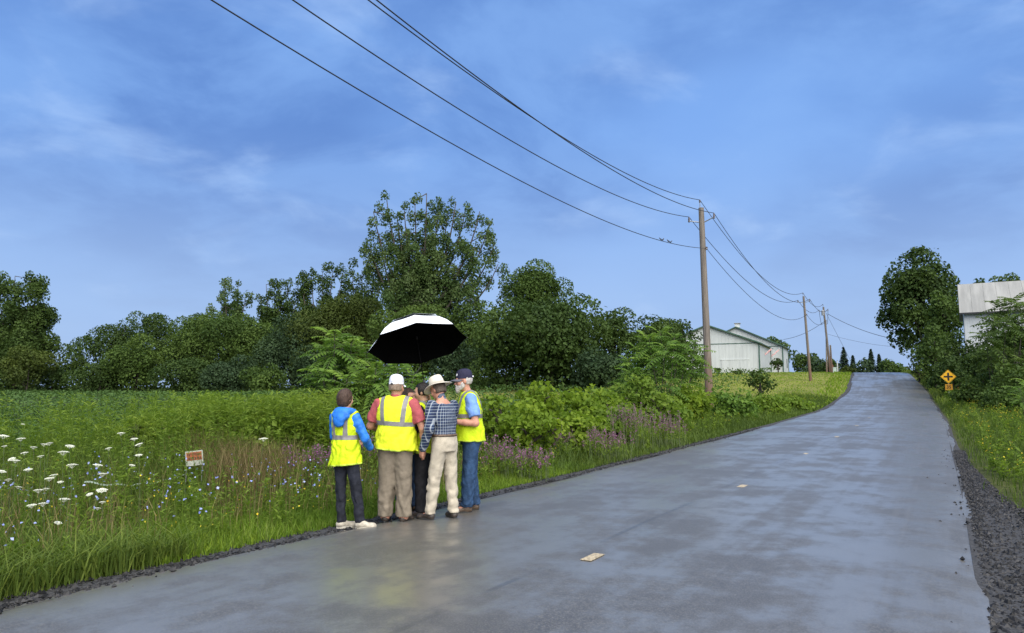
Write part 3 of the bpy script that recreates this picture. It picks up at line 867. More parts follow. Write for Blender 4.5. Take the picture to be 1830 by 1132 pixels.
broad_tree('field_tree', 575, 625, 56, 694, 92, M['leaf_blue'], 'dim bluish tree right behind the sumac beside the umbrella', 41, nl=20, low=0.03, group=GT)
leader_tree('cottonwood_tree', 752, 350, 690, 90, M['leaf_poplar'], 'very tall airy cottonwood towering above the umbrella', 42,
            [(690, 355, .42), (672, 385, .38), (664, 440, .34), (705, 375, .45), (722, 372, .46), (742, 368, .48), (765, 352, .48), (782, 362, .5), (800, 380, .46), (815, 362, .42), (832, 366, .42),
             (858, 382, .38), (874, 402, .36), (884, 432, .34), (890, 470, .3), (745, 420, .38), (770, 430, .36), (715, 430, .36), (690, 470, .32), (850, 450, .32), (820, 480, .3), (735, 480, .3), (780, 500, .28), (700, 520, .25), (850, 520, .25), (660, 445, .36)],
            0.28, 0.52, 0.036, group=GT, m=12)
broad_tree('field_tree', 738, 548, 78, 690, 86, M['leaf_mid'], 'dark green tree filling the base of the cottonwood, behind the umbrella', 43, nl=28, low=0.03, group=GT)
broad_tree('field_tree', 850, 540, 66, 690, 88, M['leaf_mid'], 'green tree at the foot of the cottonwood, right of the umbrella', 44, nl=26, low=0.03, group=GT)
broad_tree('field_tree', 818, 600, 50, 690, 80, M['leaf_blue'], 'low bluish tree above the bearded man', 45, nl=20, low=0.02, group=GT)
broad_tree('field_tree', 955, 458, 62, 688, 96, M['leaf_mid'], 'tall rounded tree right of the cottonwood, above the dark dome', 46, nl=30, low=0.3, group=GT)
broad_tree('field_tree', 980, 515, 98, 686, 74, M['leaf_dark'], 'big dark dome shaped tree in the middle of the picture', 47, nl=40, leaf=0.36, low=0.02, group=GT)
broad_tree('field_tree', 900, 590, 50, 688, 76, M['leaf_dark'], 'smaller dark tree tucked against the left of the dark dome', 48, nl=20, low=0.02, group=GT)
broad_tree('field_tree', 1095, 546, 56, 684, 80, M['leaf_dark'], 'dark tree right of the dark dome shaped tree', 49, nl=24, low=0.02, group=GT)
broad_tree('field_tree', 1165, 546, 56, 682, 86, M['leaf_dark'], 'dark tree behind the bright sumac near the barn', 50, nl=24, low=0.03, group=GT)
broad_tree('field_tree', 1220, 562, 34, 680, 92, M['leaf_dark'], 'last dark tree of the line, touching the barn roof', 51, nl=18, low=0.05, group=GT)
broad_tree('field_tree', 1060, 625, 54, 686, 70, M['leaf_blue'], 'low dim tree under the right flank of the dark dome', 52, nl=20, leaf=0.36, low=0.02, group=GT)

rgb = np.random.default_rng(58); nb_ = 15000
pb = -80 + 1340 * rgb.random(nb_); Yb = np.interp(pb, [-80, 200, 400, 600, 800, 1000, 1250], [112, 104, 96, 92, 84, 72, 90]) + rgb.normal(3, 3.0, nb_)
Xb = (pb - 915) / F_PX * Yb; hb = 3.4 * rgb.random(nb_) ** 0.8 * (0.55 + 0.45 * np.sin(Xb * 0.5) * np.sin(Xb * 0.17 + 1))
Cb = np.stack([Xb, Yb, tz(Xb, Yb) + hb], 1); Nb = rgb.normal(0, .6, (nb_, 3)); Nb[:, 1] -= 0.5; Nb[:, 2] += 0.5
sb_ = 0.42 * (0.6 + 0.8 * rgb.random(nb_))
tag(link('undergrowth', quads_mesh('undergrowth', leaf_quads(Cb, Nb, sb_, sb_ * .75, rgb), 0.15 + 0.7 * rgb.random(nb_)), M['leaf_dark']), 'dim undergrowth filling the foot of the tree line', None, None, 'stuff')

# beyond the barns and the crest
broad_tree('lone_tree', 1388, 596, 34, 664, 150, M['leaf_poplar'], 'pale green tree showing behind the farther white barn', 60, leaf=0.5, nl=18, group='trees beyond the barns')
for k, (px, top, hw, mt, lab) in enumerate(((1436, 625, 26, 'leaf_dark', 'dark tree right of the farther white barn'), (1462, 640, 24, 'leaf_blue', 'low hazy tree left of the leaning far pole'),
                                             (1483, 640, 20, 'leaf_dark', 'low dark tree right behind the leaning far pole'), (1541, 640, 18, 'leaf_blue', 'hazy round tree between the spruces over the crest'),
                                             (1590, 642, 24, 'leaf_dark', 'low dark tree at the crest beside the maple'), (1605, 652, 20, 'leaf_mid', 'small lighter shrub tree at the crest beside the maple'))):
    broad_tree('distant_tree', px, top, hw, 662, 185 - 6 * k, M[mt], lab, 61 + k, leaf=0.6, nl=14, low=0.0, group='trees over the road crest')
for k, (px, top, hw, lab) in enumerate(((1509, 622, 13, 'tallest dark spruce beyond the crest, left of the road gap'), (1525, 636, 8, 'slim dark spruce just right of the tallest one'), (1558, 625, 10, 'dark spruce nearest the maple beyond the crest'),
                                         (1572, 634, 8, 'small spruce between maple and road crest'), (1449, 634, 8, 'small spruce beside the farther barn'))):
    conifer(px, top, hw, 664, 190, lab, 75 + k)

# right of the road
broad_tree('maple_tree', 1652, 437, 70, 668, 96, M['leaf_dark'], 'big dark maple leaning over the road crest', 182, leaf=0.40, nl=70, low=0.12, lobe=0.25, dens=0.5, tilt=0.0, fk=0.78)
broad_tree('verge_tree', 1694, 508, 38, 680, 84, M['leaf_mid'], 'green tree between the dark maple and the old barn', 82, leaf=0.34, nl=22, low=0.05, group='trees beyond the near verge')
broad_tree('verge_tree', 1757, 484, 22, 640, 100, M['leaf_poplar'], 'small feathery treetop over the old barn roof, the leftward one', 83, leaf=0.4, nl=14, low=0.4, group='trees beyond the near verge')
broad_tree('verge_tree', 1812, 478, 34, 640, 100, M['leaf_poplar'], 'wider feathery treetop over the old barn roof at the picture edge', 84, leaf=0.4, nl=18, low=0.4, group='trees beyond the near verge')


# ------------------------------------------------------------------ shrubs
def sumac(px_base, Y, tips, label, seed, mat, fl=0.6, nf=11, cat='shrub', spread=0.6):
    rg = np.random.default_rng(seed)
    x = at(px_base, 700, Y)[0]; gz_ = float(tz(x, Y)); root = empty('sumac_shrub', (x, Y, gz_)); tag(root, label, cat, 'sumac shrubs')
    VV, TT, paths, rach = [], [], [], MB()
    ntip = len(tips)
    for ti, (px, py) in enumerate(tips):
        yy = rg.normal(0, spread); w = at(px, py, Y + yy); tip = np.array([w[0] - x, yy, w[2] - gz_ - 0.12])
        st = np.array([rg.normal(0, 0.12), rg.normal(0, 0.12), 0.0])
        P = curve3(st, tip, (tip[0] * 0.15, 0, -0.1 * tip[2] * 0.5), 7); paths.append((P, np.linspace(0.028, 0.010, 7)))
        base_t = 0.35 + 0.4 * rg.random()
        for k in range(nf):
            az = 2.399 * k + rg.random() * 0.5; el = 0.95 - 1.25 * (k / nf) + rg.normal(0, .12)
            L = fl * (0.75 + 0.4 * rg.random()) * (0.7 if k == 0 else 1)
            d = np.array([math.cos(az) * math.cos(el), math.sin(az) * math.cos(el), math.sin(el)]); o = tip - np.array([0, 0, 0.028 * k])
            t = np.linspace(0, 1, 9)[:, None]
            R = o + d * L * t + np.array([0, 0, -0.42 * L]) * t ** 2
            rach.tube(R[::4], [0.006, 0.005, 0.003], 4, cap=False)
            tg = nrm(np.gradient(R, axis=0)); side = nrm(np.cross(tg, (0, 0, 1)) + 1e-6); up = np.cross(side, tg)
            C, N, T, S = [], [], [], []
            for j in range(1, 9):
                for sg in (-1, 1):
                    dirv = nrm(side[j] * sg + tg[j] * 0.45 - np.array([0, 0, 0.35])); ln = L * 0.28 * (1 - 0.45 * abs(j / 8 - 0.45))
                    C.append(R[j] + dirv * ln * 0.5); N.append(up[j] + dirv * 0.2 + rg.normal(0, .12, 3)); T.append(dirv); S.append(ln)
            C.append(R[8] + tg[8] * L * 0.08); N.append(up[8]); T.append(tg[8]); S.append(L * 0.2)
            S = np.array(S)
            VV.append(leaf_quads(np.array(C), np.array(N), S, S * 0.36, rg, T=np.array(T))); TT.append(np.full(len(C), base_t + 0.12 * rg.normal()) + (0.25 if k < 3 else 0.0) + rg.normal(0, .06, len(C)))
    cr = link('crown', quads_mesh('crown', np.concatenate(VV), np.concatenate(TT)), mat, root)
    rach.build('leaf_stalks', M['stem'], root)['kind'] = 'stuff'
    limb_mesh(paths, 'trunk', M['bark'], root, 6)
    return root


sumac(632, 16.0, [(598, 590), (612, 612), (582, 622), (575, 655), (628, 605), (640, 640), (655, 628), (672, 650), (690, 640), (600, 640), (620, 668), (650, 672), (585, 685), (690, 672), (712, 650), (740, 665), (605, 700), (640, 700), (725, 690)],
      'bright green sumac with feathery leaves behind the left of the umbrella', 101, M['leaf_sumac'], 0.66, 16)
sumac(1188, 31.0, [(1180, 590), (1160, 602), (1205, 598), (1190, 615), (1140, 622), (1225, 612), (1240, 622), (1125, 640), (1165, 635), (1210, 635), (1240, 650), (1130, 662), (1185, 655), (1225, 668), (1150, 672), (1200, 680), (1170, 690), (1120, 690), (1095, 695), (1080, 705), (1060, 712)],
      'bright green feathery sumac beside the tall wooden pole, before the barn', 102, M['leaf_sumac'], 0.90, 15, spread=0.8)
sumac(1800, 46.0, [(1790, 545), (1812, 535), (1830, 545), (1775, 575), (1800, 570), (1825, 575), (1765, 600), (1790, 600), (1815, 605), (1840, 600), (1770, 630), (1800, 632), (1828, 640), (1785, 655), (1812, 662), (1840, 660)],
      'dark green sumac thicket in front of the old barn wall', 103, M['leaf_mid'], 1.35, 16, spread=1.4)
sumac(1838, 30.0, [(1822, 690), (1834, 675), (1846, 690), (1826, 705), (1842, 700)], 'bright sumac sprig at the picture edge below the dark thicket', 104, M['leaf_sumac'], 0.7, 9)

GV = 'vine covered bushes between field and road'
for k, (px, top, hw, base, Y, mt, leaf, lab) in enumerate((
        (890, 688, 55, 790, 17.5, 'leaf_vine', .13, 'bright vine bush just behind the bearded man'),
        (960, 681, 60, 785, 20.0, 'leaf_vine', .14, 'tall bright vine bush, second right of the bearded man'),
        (945, 715, 58, 800, 16.8, 'leaf_vine', .13, 'front vine bush sloping to the purple flowers, right of the bearded man'),
        (1030, 686, 55, 780, 21.0, 'leaf_vine', .14, 'bright vine bush below the dark dome tree'),
        (1020, 722, 60, 795, 18.5, 'leaf_vine', .13, 'low vine bush in the front row below the dark dome tree'),
        (1085, 684, 52, 778, 23.0, 'leaf_vine', .15, 'bright vine bush left of the darker tangle'),
        (1135, 662, 42, 770, 25.0, 'leaf_weed', .15, 'darker tangled bush rising below the bright sumac'),
        (1100, 728, 52, 790, 20.5, 'leaf_weed', .13, 'low tangled bush above the purple flowers'),
        (1180, 700, 52, 775, 25.0, 'leaf_weed', .15, 'low leafy bush left of the tall wooden pole foot'),
        (1235, 690, 42, 765, 30.0, 'leaf_vine', .17, 'bush hugging the tall wooden pole on its left'),
        (1305, 694, 46, 760, 34.0, 'leaf_sumac', .19, 'spreading fern green bush right of the tall wooden pole'),
        (1360, 706, 42, 750, 40.0, 'leaf_weed', .21, 'low green bush farther along the verge from the tall pole'),
        (1415, 712, 36, 742, 46.0, 'leaf_weed', .22, 'last low bush of the verge before the mown grass'),
        (1357, 655, 27, 700, 62.0, 'leaf_mid', .25, 'round dark bush on the mown grass before the barn corner'),
        (1390, 636, 12, 668, 102.0, 'leaf_dark', .35, 'dark shrub against the farther barn wall'),
        (1283, 657, 6, 672, 98.0, 'leaf_mid', .25, 'small shrub at the foot of the nearer barn, by its door'),
        (1318, 662, 10, 672, 97.0, 'leaf_olive', .25, 'low scrub at the foot of the nearer barn gable'),
        (1515, 655, 16, 668, 116.0, 'leaf_olive', .4, 'low olive shrub beside the road crest'),
        (385, 684, 30, 760, 17.5, 'leaf_vine', .12, 'bright young shrub sticking up at the crop edge'),
        (300, 722, 66, 800, 14.0, 'leaf_weed', .11, 'leafy bush behind the small field sign, its left half'),
        (400, 708, 62, 800, 14.5, 'leaf_weed', .11, 'leafy bush directly behind the small field sign'),
        (505, 700, 66, 800, 15.2, 'leaf_weed', .10, 'feathery green bush left of the person in blue'),
        (470, 740, 70, 810, 13.2, 'leaf_weed', .10, 'lower weedy bush before the feathery one'),
        (235, 738, 22, 790, 13.0, 'leaf_olive', .11, 'small yellowish bush where crop and meadow meet'),
        (570, 720, 50, 800, 14.5, 'leaf_vine', .11, 'green bush right behind the person in blue'),
        (690, 715, 60, 800, 15.0, 'leaf_vine', .11, 'green bush behind the man in the white cap'),
        (800, 705, 50, 795, 16.0, 'leaf_vine', .12, 'green bush behind the man in the straw hat'),
        (1672, 565, 36, 690, 72.0, 'leaf_mid', .28, 'green shrub at the maple foot, toward the crossroad sign'),
        (1716, 585, 38, 700, 64.0, 'leaf_dark', .26, 'dark shrub below the corner of the old barn'),
        (1765, 600, 44, 705, 55.0, 'leaf_dark', .24, 'dark shrub left of the sumac thicket'),
        (1700, 632, 36, 705, 61.0, 'leaf_dark', .24, 'low dark shrub right behind the crossroad sign'),
        (1778, 648, 48, 712, 48.0, 'leaf_mid', .20, 'low green shrub right of the crossroad sign'),
        (1815, 640, 50, 715, 42.0, 'leaf_mid', .19, 'green shrub under the sumac thicket at the picture edge'),
        (1742, 676, 34, 716, 46.0, 'leaf_mid', .20, 'low green shrub on the bank right of the orange marker'),
        (1795, 684, 40, 724, 38.0, 'leaf_mid', .17, 'leafy low shrub on the bank below the sumac thicket'),
        (1712, 690, 20, 716, 52.0, 'leaf_weed', .18, 'small light shrub just right of the crossroad sign'),
        (1802, 548, 46, 690, 60.0, 'leaf_mid', .26, 'large rounded shrub hiding the right part of the old barn wall'),
        (1752, 612, 40, 695, 66.0, 'leaf_mid', .26, 'rounded green shrub at the left foot of the old barn'),
        (1838, 570, 46, 700, 52.0, 'leaf_mid', .24, 'big green shrub at the picture edge before the old barn'),
        (1684, 590, 40, 690, 76.0, 'leaf_mid', .28, 'rounded mid green shrub stepping down from the maple'),
        (1642, 620, 18, 680, 84.0, 'leaf_olive', .3, 'small brownish shrub under the maple at the road edge'))):
    broad_tree('roadside_bush', px, top, hw, base, Y, M[mt], lab, 120 + k, leaf=leaf, nl=26 if hw > 30 else 12, low=0.0, lobe=0.30, dens=0.36, cat='bush', group=GV if k < 13 else None, fill=True)


# ------------------------------------------------------------------ meadow, verge, crop
def in_zone(n, u0, u1, y0, y1, rg, pw=1.6):
    yy = y0 + (y1 - y0) * rg.random(n) ** pw; uu = u0 + (u1 - u0) * rg.random(n)
    xx = cx(yy) + uu
    k_ = ~((np.abs(915 + F_PX * xx / yy - 347) < 13) & (yy > 10.35) & (yy < 11.02)) ; xx, yy, uu = xx[k_], yy[k_], uu[k_]   # trodden patch before the field sign
    return np.stack([xx, yy, tz(xx, yy)], 1), uu


def blades(name, P, h, w, tint, mat, label, rg, lean=0.45, curl=0.5):
    n = len(P)
    a_ = rg.random(n) * 6.28; d = np.stack([np.cos(a_), np.sin(a_), np.zeros(n)], 1)
    b_ = a_ + 1.57 + rg.normal(0, .5, n); s = np.stack([np.cos(b_), np.sin(b_), np.zeros(n)], 1) * (w / 2)[:, None]
    up = np.array([0, 0, 1.0]); ln = (lean * rg.random(n))[:, None]; H_ = h[:, None]
    m = P + up * H_ * 0.55 + d * H_ * ln * 0.35
    tp = P + up * H_ * (1 - 0.28 * curl * rg.random(n)[:, None]) + d * H_ * (ln + curl * 0.5 * rg.random(n)[:, None])
    V = np.stack([P - s, P + s, m + s * 0.8, m - s * 0.8, tp], 1).reshape(-1, 3)
    b5 = 5 * np.arange(n)[:, None]
    me = fast_mesh(name, V, [b5 + np.array([0, 1, 2, 3]), b5 + np.array([3, 2, 4])], tint=np.repeat(np.clip(tint, 0, 1), 5))
    return tag(link(name, me, mat), label, None, None, 'stuff')


def patch(x, y, s, ph=0.0):
    return 0.5 + 0.25 * np.sin(x * s + ph + 1.7 * np.sin(y * s * 0.6)) + 0.25 * np.sin(y * s * 1.3 - x * s * 0.5 + ph * 2)


rg = np.random.default_rng(200)
P, uu = in_zone(40000, -13.5, -4.05, 4.2, 19, rg, 1.35)
hgt = (0.18 + 0.50 * sst((-uu - 4.2) / 3.5)) * (0.5 + 0.9 * rg.random(len(P)) ** 1.3) * (0.75 + 0.5 * patch(P[:, 0], P[:, 1], 1.2))
blades('grass', P, hgt, 0.006 + 0.006 * rg.random(len(P)), 0.15 + 0.55 * patch(P[:, 0], P[:, 1], 0.9, 1.0) * rg.random(len(P)) + 0.38 * (uu > -5.6), M['grass'], 'wild green grass of the meadow verge on the field side', rg)
# lush edge grass near the group
P, uu = in_zone(26000, -6.0, -4.05, 7.2, 16, rg, 1.2)
blades('grass', P, 0.10 + 0.20 * rg.random(len(P)) * sst((-uu - 3.9) / 0.8), 0.007 + 0.005 * rg.random(len(P)), 0.15 + 0.8 * rg.random(len(P)) * patch(P[:, 0], P[:, 1], 1.1, .4), M['grass_lush'], 'short bright grass beside the group of people', rg)
# long arching grass at the near left corner
P, uu = in_zone(9000, -6.3, -4.1, 4.3, 7.6, rg, 1.0)
blades('grass', P, 0.20 + 0.32 * rg.random(len(P)), 0.010 + 0.008 * rg.random(len(P)), 0.2 + 0.7 * rg.random(len(P)) ** 1.3, M['grass'], 'long arching grass at the bottom left road edge', rg, 0.9, 1.1)
# far verge, field side
P, uu = in_zone(20000, -8.0, -4.0, 15, 62, rg, 1.4)
blades('grass', P, (0.22 + 0.3 * rg.random(len(P))) * (0.5 + 0.7 * sst((-uu - 4) / 1.5)), 0.012 + 0.0006 * P[:, 1], 0.1 + 0.8 * rg.random(len(P)) * patch(P[:, 0], P[:, 1], .5), M['grass'], 'verge grass running along the field side of the road', rg)
# mown grass before the barns
P, uu = in_zone(14000, -32, -4.0, 50, 116, rg, 1.0)
blades('grass', P, 0.05 + 0.09 * rg.random(len(P)) + 0.2 * (uu > -6.5), 0.05 + 0.0006 * P[:, 1], 0.5 * rg.random(len(P)) + 0.4, M['grass_lush'], 'mown yellow green grass before the barns', rg)
# near verge (right of the road)
P, uu = in_zone(34000, 3.9, 14, 5, 62, rg, 1.5)
WD = lambda y: 3.72 + np.interp(y, [3, 6, 9, 12, 16, 24], [2.0, 1.40, 0.95, 0.58, 0.32, 0.20])
k_ = uu > WD(P[:, 1]) + rg.normal(0, .12, len(P)); P, uu = P[k_], uu[k_]
blades('grass', P, (0.25 + 0.35 * rg.random(len(P))) * (0.40 + 0.8 * sst((uu - WD(P[:, 1])) / 1.3)), 0.010 + 0.0006 * P[:, 1], 0.1 + 0.85 * rg.random(len(P)) * patch(P[:, 0], P[:, 1], .7), M['grass'], 'rough grass on the verge right of the road', rg)
P, uu = in_zone(9000, 3.95, 16, 55, 116, rg, 1.0)
blades('grass', P, 0.25 + 0.35 * rg.random(len(P)), 0.05 + 0.0005 * P[:, 1], 0.3 + 0.6 * rg.random(len(P)), M['grass'], 'grass below the maple along the road edge', rg)
# straw: dry stalks in the meadow and the dry clump by the sign
P, uu = in_zone(6500, -13, -4.8, 5.4, 15, rg, 1.0)
c0 = at(435, 860, 11.6); k0 = 2000
Q = np.stack([c0[0] + rg.normal(0, .42, k0), 11.6 + rg.normal(0, .5, k0), np.zeros(k0)], 1); Q[:, 2] = tz(Q[:, 0], Q[:, 1])
c1 = at(345, 860, 11.9); k1 = 260
Q1 = np.stack([c1[0] + rg.normal(0, .25, k1), 12.3 + rg.normal(0, .2, k1), np.zeros(k1)], 1); Q1[:, 2] = tz(Q1[:, 0], Q1[:, 1])
Pa = np.concatenate([P, Q, Q1]); ha = np.concatenate([0.35 + 0.40 * rg.random(len(P)), 0.55 + 0.42 * rg.random(k0), 0.7 + 0.45 * rg.random(k1)])
bx2 = 915 + F_PX * Pa[:, 0] / Pa[:, 1]; k_ = ~((np.abs(bx2 - 347) < 30) & (Pa[:, 1] < 11.3) & (Pa[:, 1] > 8.0)); Pa, ha = Pa[k_], ha[k_]
blades('dry_grass', Pa, ha, 0.005 + 0.005 * rg.random(len(Pa)), rg.random(len(Pa)) ** 1.3, M['straw'], 'dry tan grass stalks in the meadow', rg, 0.35, 0.4)


def plants(name, P, h, nl, leaf, asp, mat, label, rg, spread=0.25, tint=None, flowers=None, fmat=None, flabel=None, fsize=0.03, fkeep=1.0, fname='wildflowers'):
    n = len(P); t = 0.12 + 0.88 * rg.random((n, nl)); az = rg.random((n, nl)) * 6.28
    rr = spread * h[:, None] * (0.35 + 0.65 * rg.random((n, nl))) * (1.1 - 0.75 * t)
    lean = rg.normal(0, .10, (n, 1, 2)) * h[:, None, None]
    C = np.stack([P[:, None, 0] + rr * np.cos(az) + lean[..., 0] * t, P[:, None, 1] + rr * np.sin(az) + lean[..., 1] * t, P[:, None, 2] + h[:, None] * t], -1).reshape(-1, 3)
    T = np.stack([np.cos(az), np.sin(az), 0.55 - 0.7 * rg.random((n, nl))], -1).reshape(-1, 3)
    N = np.stack([-0.4 * np.cos(az), -0.4 * np.sin(az), np.ones((n, nl))], -1).reshape(-1, 3) + rg.normal(0, .35, (n * nl, 3))
    sz = leaf * (0.6 + 0.8 * rg.random(n * nl))
    V = leaf_quads(C, N, sz, sz * asp, rg, T=T)
    # a stem for every plant, as two crossing slivers
    tp = P + np.concatenate([lean[:, 0], h[:, None] * 0.97], 1); st = []
    for dx in ((0.004, 0, 0), (0, 0.004, 0)):
        st.append(np.stack([P - dx, P + np.array(dx), tp + np.array(dx), tp - dx], 1))
    tn = (tint if tint is not None else 0.2 + 0.6 * rg.random(n))
    V = np.concatenate([V] + st); T_ = np.concatenate([np.repeat(tn, nl) + rg.normal(0, .12, n * nl), tn * 0.6, tn * 0.6])
    o = tag(link(name, quads_mesh(name, V, T_), mat), label, None, None, 'stuff')
    if flowers:
        keep = rg.random(n) < fkeep; tp = tp[keep]; m = len(tp)
        tp = np.repeat(tp, flowers, 0) + rg.normal(0, 1, (m * flowers, 3)) * np.array([0.06, 0.06, 0.05])
        N = rg.normal(0, .6, (len(tp), 3)); N[:, 2] += 0.7; N[:, 1] -= 0.3
        sz = fsize * (0.6 + 0.8 * rg.random(len(tp)))
        V1 = leaf_quads(tp, N, sz, sz * 0.9, rg)
        tag(link(fname, quads_mesh(fname, V1, rg.random(len(tp))), fmat), flabel, None, None, 'stuff')
    return o


M['yellow'] = leafmat('yellow_petals', (0.45, 0.30, 0.02), (0.62, 0.46, 0.03), (0.75, 0.62, 0.06), 0.3)
M['chicory'] = leafmat('chicory_petals', (0.22, 0.26, 0.62), (0.32, 0.38, 0.75), (0.50, 0.55, 0.85), 0.3)
M['purple'] = leafmat('purple_petals', (0.14, 0.055, 0.12), (0.22, 0.09, 0.19), (0.32, 0.14, 0.27), 0.3)
M['white_petal'] = simple('white_petals', (0.58, 0.60, 0.50), 0.8, 0.08, 60, 0.5, 300)

# tall feathery weeds behind the meadow
P, uu = in_zone(620, -14.5, -7.6, 11.5, 17.5, rg, 1.0)
plants('weeds', P, 0.85 + 0.75 * rg.random(len(P)), 46, 0.11, 0.22, M['leaf_weed'], 'tall feathery weeds between meadow and bushes', rg, 0.16)
n_ = 760; pw_ = 225 + 395 * rg.random(n_); Yw = 12.9 + 2.8 * rg.random(n_); Xw = (pw_ - 915) / F_PX * Yw
tw_ = np.interp(pw_, [225, 260, 300, 385, 450, 520, 620], [752, 738, 722, 694, 706, 696, 690]); Pw = np.stack([Xw, Yw, tz(Xw, Yw)], 1)
hw_ = (CAM_H - (tw_ - 700) / F_PX * Yw - Pw[:, 2]) * (0.62 + 0.38 * rg.random(n_))
plants('weeds', Pw, hw_, 62, 0.125, 0.24, M['leaf_weed'], 'tall bright goldenrod thicket left of the group', rg, 0.17, tint=0.50 + 0.50 * patch(Xw, Yw, 1.6) * (0.6 + 0.4 * rg.random(n_)))
# mixed weeds in the meadow, with chicory and yellow flowers
P, uu = in_zone(1250, -12, -4.5, 4.8, 14, rg, 1.1)
plants('weeds', P, (0.30 + 0.55 * rg.random(len(P))) * (0.6 + 0.5 * sst((-uu - 4.6) / 3)), 22, 0.080, 0.3, M['leaf_weed'], 'low leafy weeds scattered through the meadow', rg, 0.3)
P, uu = in_zone(230, -8.6, -4.6, 5.5, 11.5, rg, 1.0)
plants('weeds', P, 0.38 + 0.30 * rg.random(len(P)), 6, 0.06, 0.2, M['leaf_weed'], 'thin chicory stalks in the meadow', rg, 0.15, flowers=2, fmat=M['chicory'], flabel='small pale blue chicory flowers among the meadow grass', fsize=0.030, fname='chicory_flowers')
P, uu = in_zone(170, -9.0, -4.4, 4.6, 10.5, rg, 1.0)
plants('weeds', P, 0.25 + 0.35 * rg.random(len(P)), 8, 0.06, 0.3, M['leaf_weed'], 'thin stalks with yellow meadow flowers', rg, 0.2, flowers=2, fmat=M['yellow'], flabel='small yellow flowers dotted through the meadow', fsize=0.022, fname='yellow_flowers')
# weeds between road and vine bushes
P, uu = in_zone(1100, -8.2, -4.9, 13, 60, rg, 1.4)
plants('weeds', P, (0.35 + 0.5 * rg.random(len(P))) * (0.6 + 0.6 * sst((-uu - 4.8) / 2)), 26, 0.11 + 0.0, 0.34, M['leaf_weed'], 'leafy weeds between the road and the vine bushes', rg, 0.32, flowers=3, fmat=M['yellow'], flabel='faint yellow flowers along the field side verge', fsize=0.022, fkeep=0.28, fname='yellow_flowers')
# near verge, right of the road
P, uu = in_zone(1700, 4.3, 15, 6.5, 62, rg, 1.35)
k_ = uu > WD(P[:, 1]) + 0.25; P, uu = P[k_], uu[k_]
plants('weeds', P, (0.40 + 0.5 * rg.random(len(P))) * (0.55 + 0.5 * sst((uu - WD(P[:, 1])) / 2)), 26, 0.11, 0.34, M['leaf_weed'], 'leafy weeds on the verge right of the road', rg, 0.34, tint=0.15 + 0.75 * patch(P[:, 0], P[:, 1], .6), flowers=4, fmat=M['yellow'], flabel='yellow flowers on the verge right of the road', fsize=0.030, fkeep=0.40, fname='yellow_flowers')
# crop
n = 70000
yy = 13.5 + 98 * rg.random(n) ** 1.7
xx = -1.05 * yy - 8 + rg.random(n) * (cx(yy) - 15.0 + 1.05 * yy + 8)
row = np.sin((xx * 0.88 - yy * 0.48) * 2 * PI / 0.76)
keep = (rg.random(n) < 0.55 + 0.45 * (row > -0.2)); xx, yy, row = xx[keep], yy[keep], row[keep]; n = len(xx)
C = np.stack([xx, yy, tz(xx, yy) + 0.50 + 0.10 * row + 0.16 * rg.random(n) + 0.05 * np.sin(xx * .5) * np.sin(yy * .3)], 1)
low_ = rg.random(n) < 0.25; C[low_, 2] -= 0.3 * rg.random(low_.sum())
N = rg.normal(0, .55, (n, 3)); N[:, 2] += 1.0
sz = (0.085 + 0.0018 * yy) * (0.7 + 0.7 * rg.random(n))
tag(link('soybean_crop', quads_mesh('soybean_crop', leaf_quads(C, N, sz, sz * 0.8, rg), 0.15 + 0.5 * rg.random(n) + 0.25 * patch(xx, yy, .12)), M['soy']), 'dense dark green crop filling the field up to the trees', None, None, 'stuff')

# Queen Anne's lace
hm = MB()
rgl = np.random.default_rng(31)
head = MB()
for k in range(34):
    r_, a_ = 0.040 * math.sqrt((k + 0.5) / 34), 2.399 * k
    q_ = Matrix.Translation((r_ * math.cos(a_), r_ * math.sin(a_), 0.010 * (1 - (r_ / 0.04) ** 2) + rgl.normal(0, .0015)))
    head.lathe([(0.0, -0.002), (0.0058 + 0.001 * rgl.random(), 0.001), (0.004, 0.004), (0.0, 0.005)], 5, q_)
    if k % 3 == 0: head.tube([(0, 0, -0.030), (r_ * math.cos(a_), r_ * math.sin(a_), 0.004)], 0.0009, 3, cap=False)
head_o = head.build('flower_head', M['white_petal']); head_me = head_o.data; bpy.data.objects.remove(head_o)
lace = [(42, 759), (6, 780), (37, 785), (8, 798), (79, 795), (88, 793), (113, 809), (44, 810), (21, 821), (28, 824), (73, 816), (96, 850), (88, 856), (108, 862), (33, 871), (83, 874), (69, 877), (175, 832), (183, 848), (236, 832), (248, 795), (248, 814),
        (194, 802), (216, 775), (115, 893), (56, 904), (77, 901), (160, 884), (182, 877), (183, 898), (175, 909), (129, 832), (50, 840), (125, 798), (240, 785), (4, 843), (104, 935), (471, 785), (409, 860), (15, 858), (60, 800)]
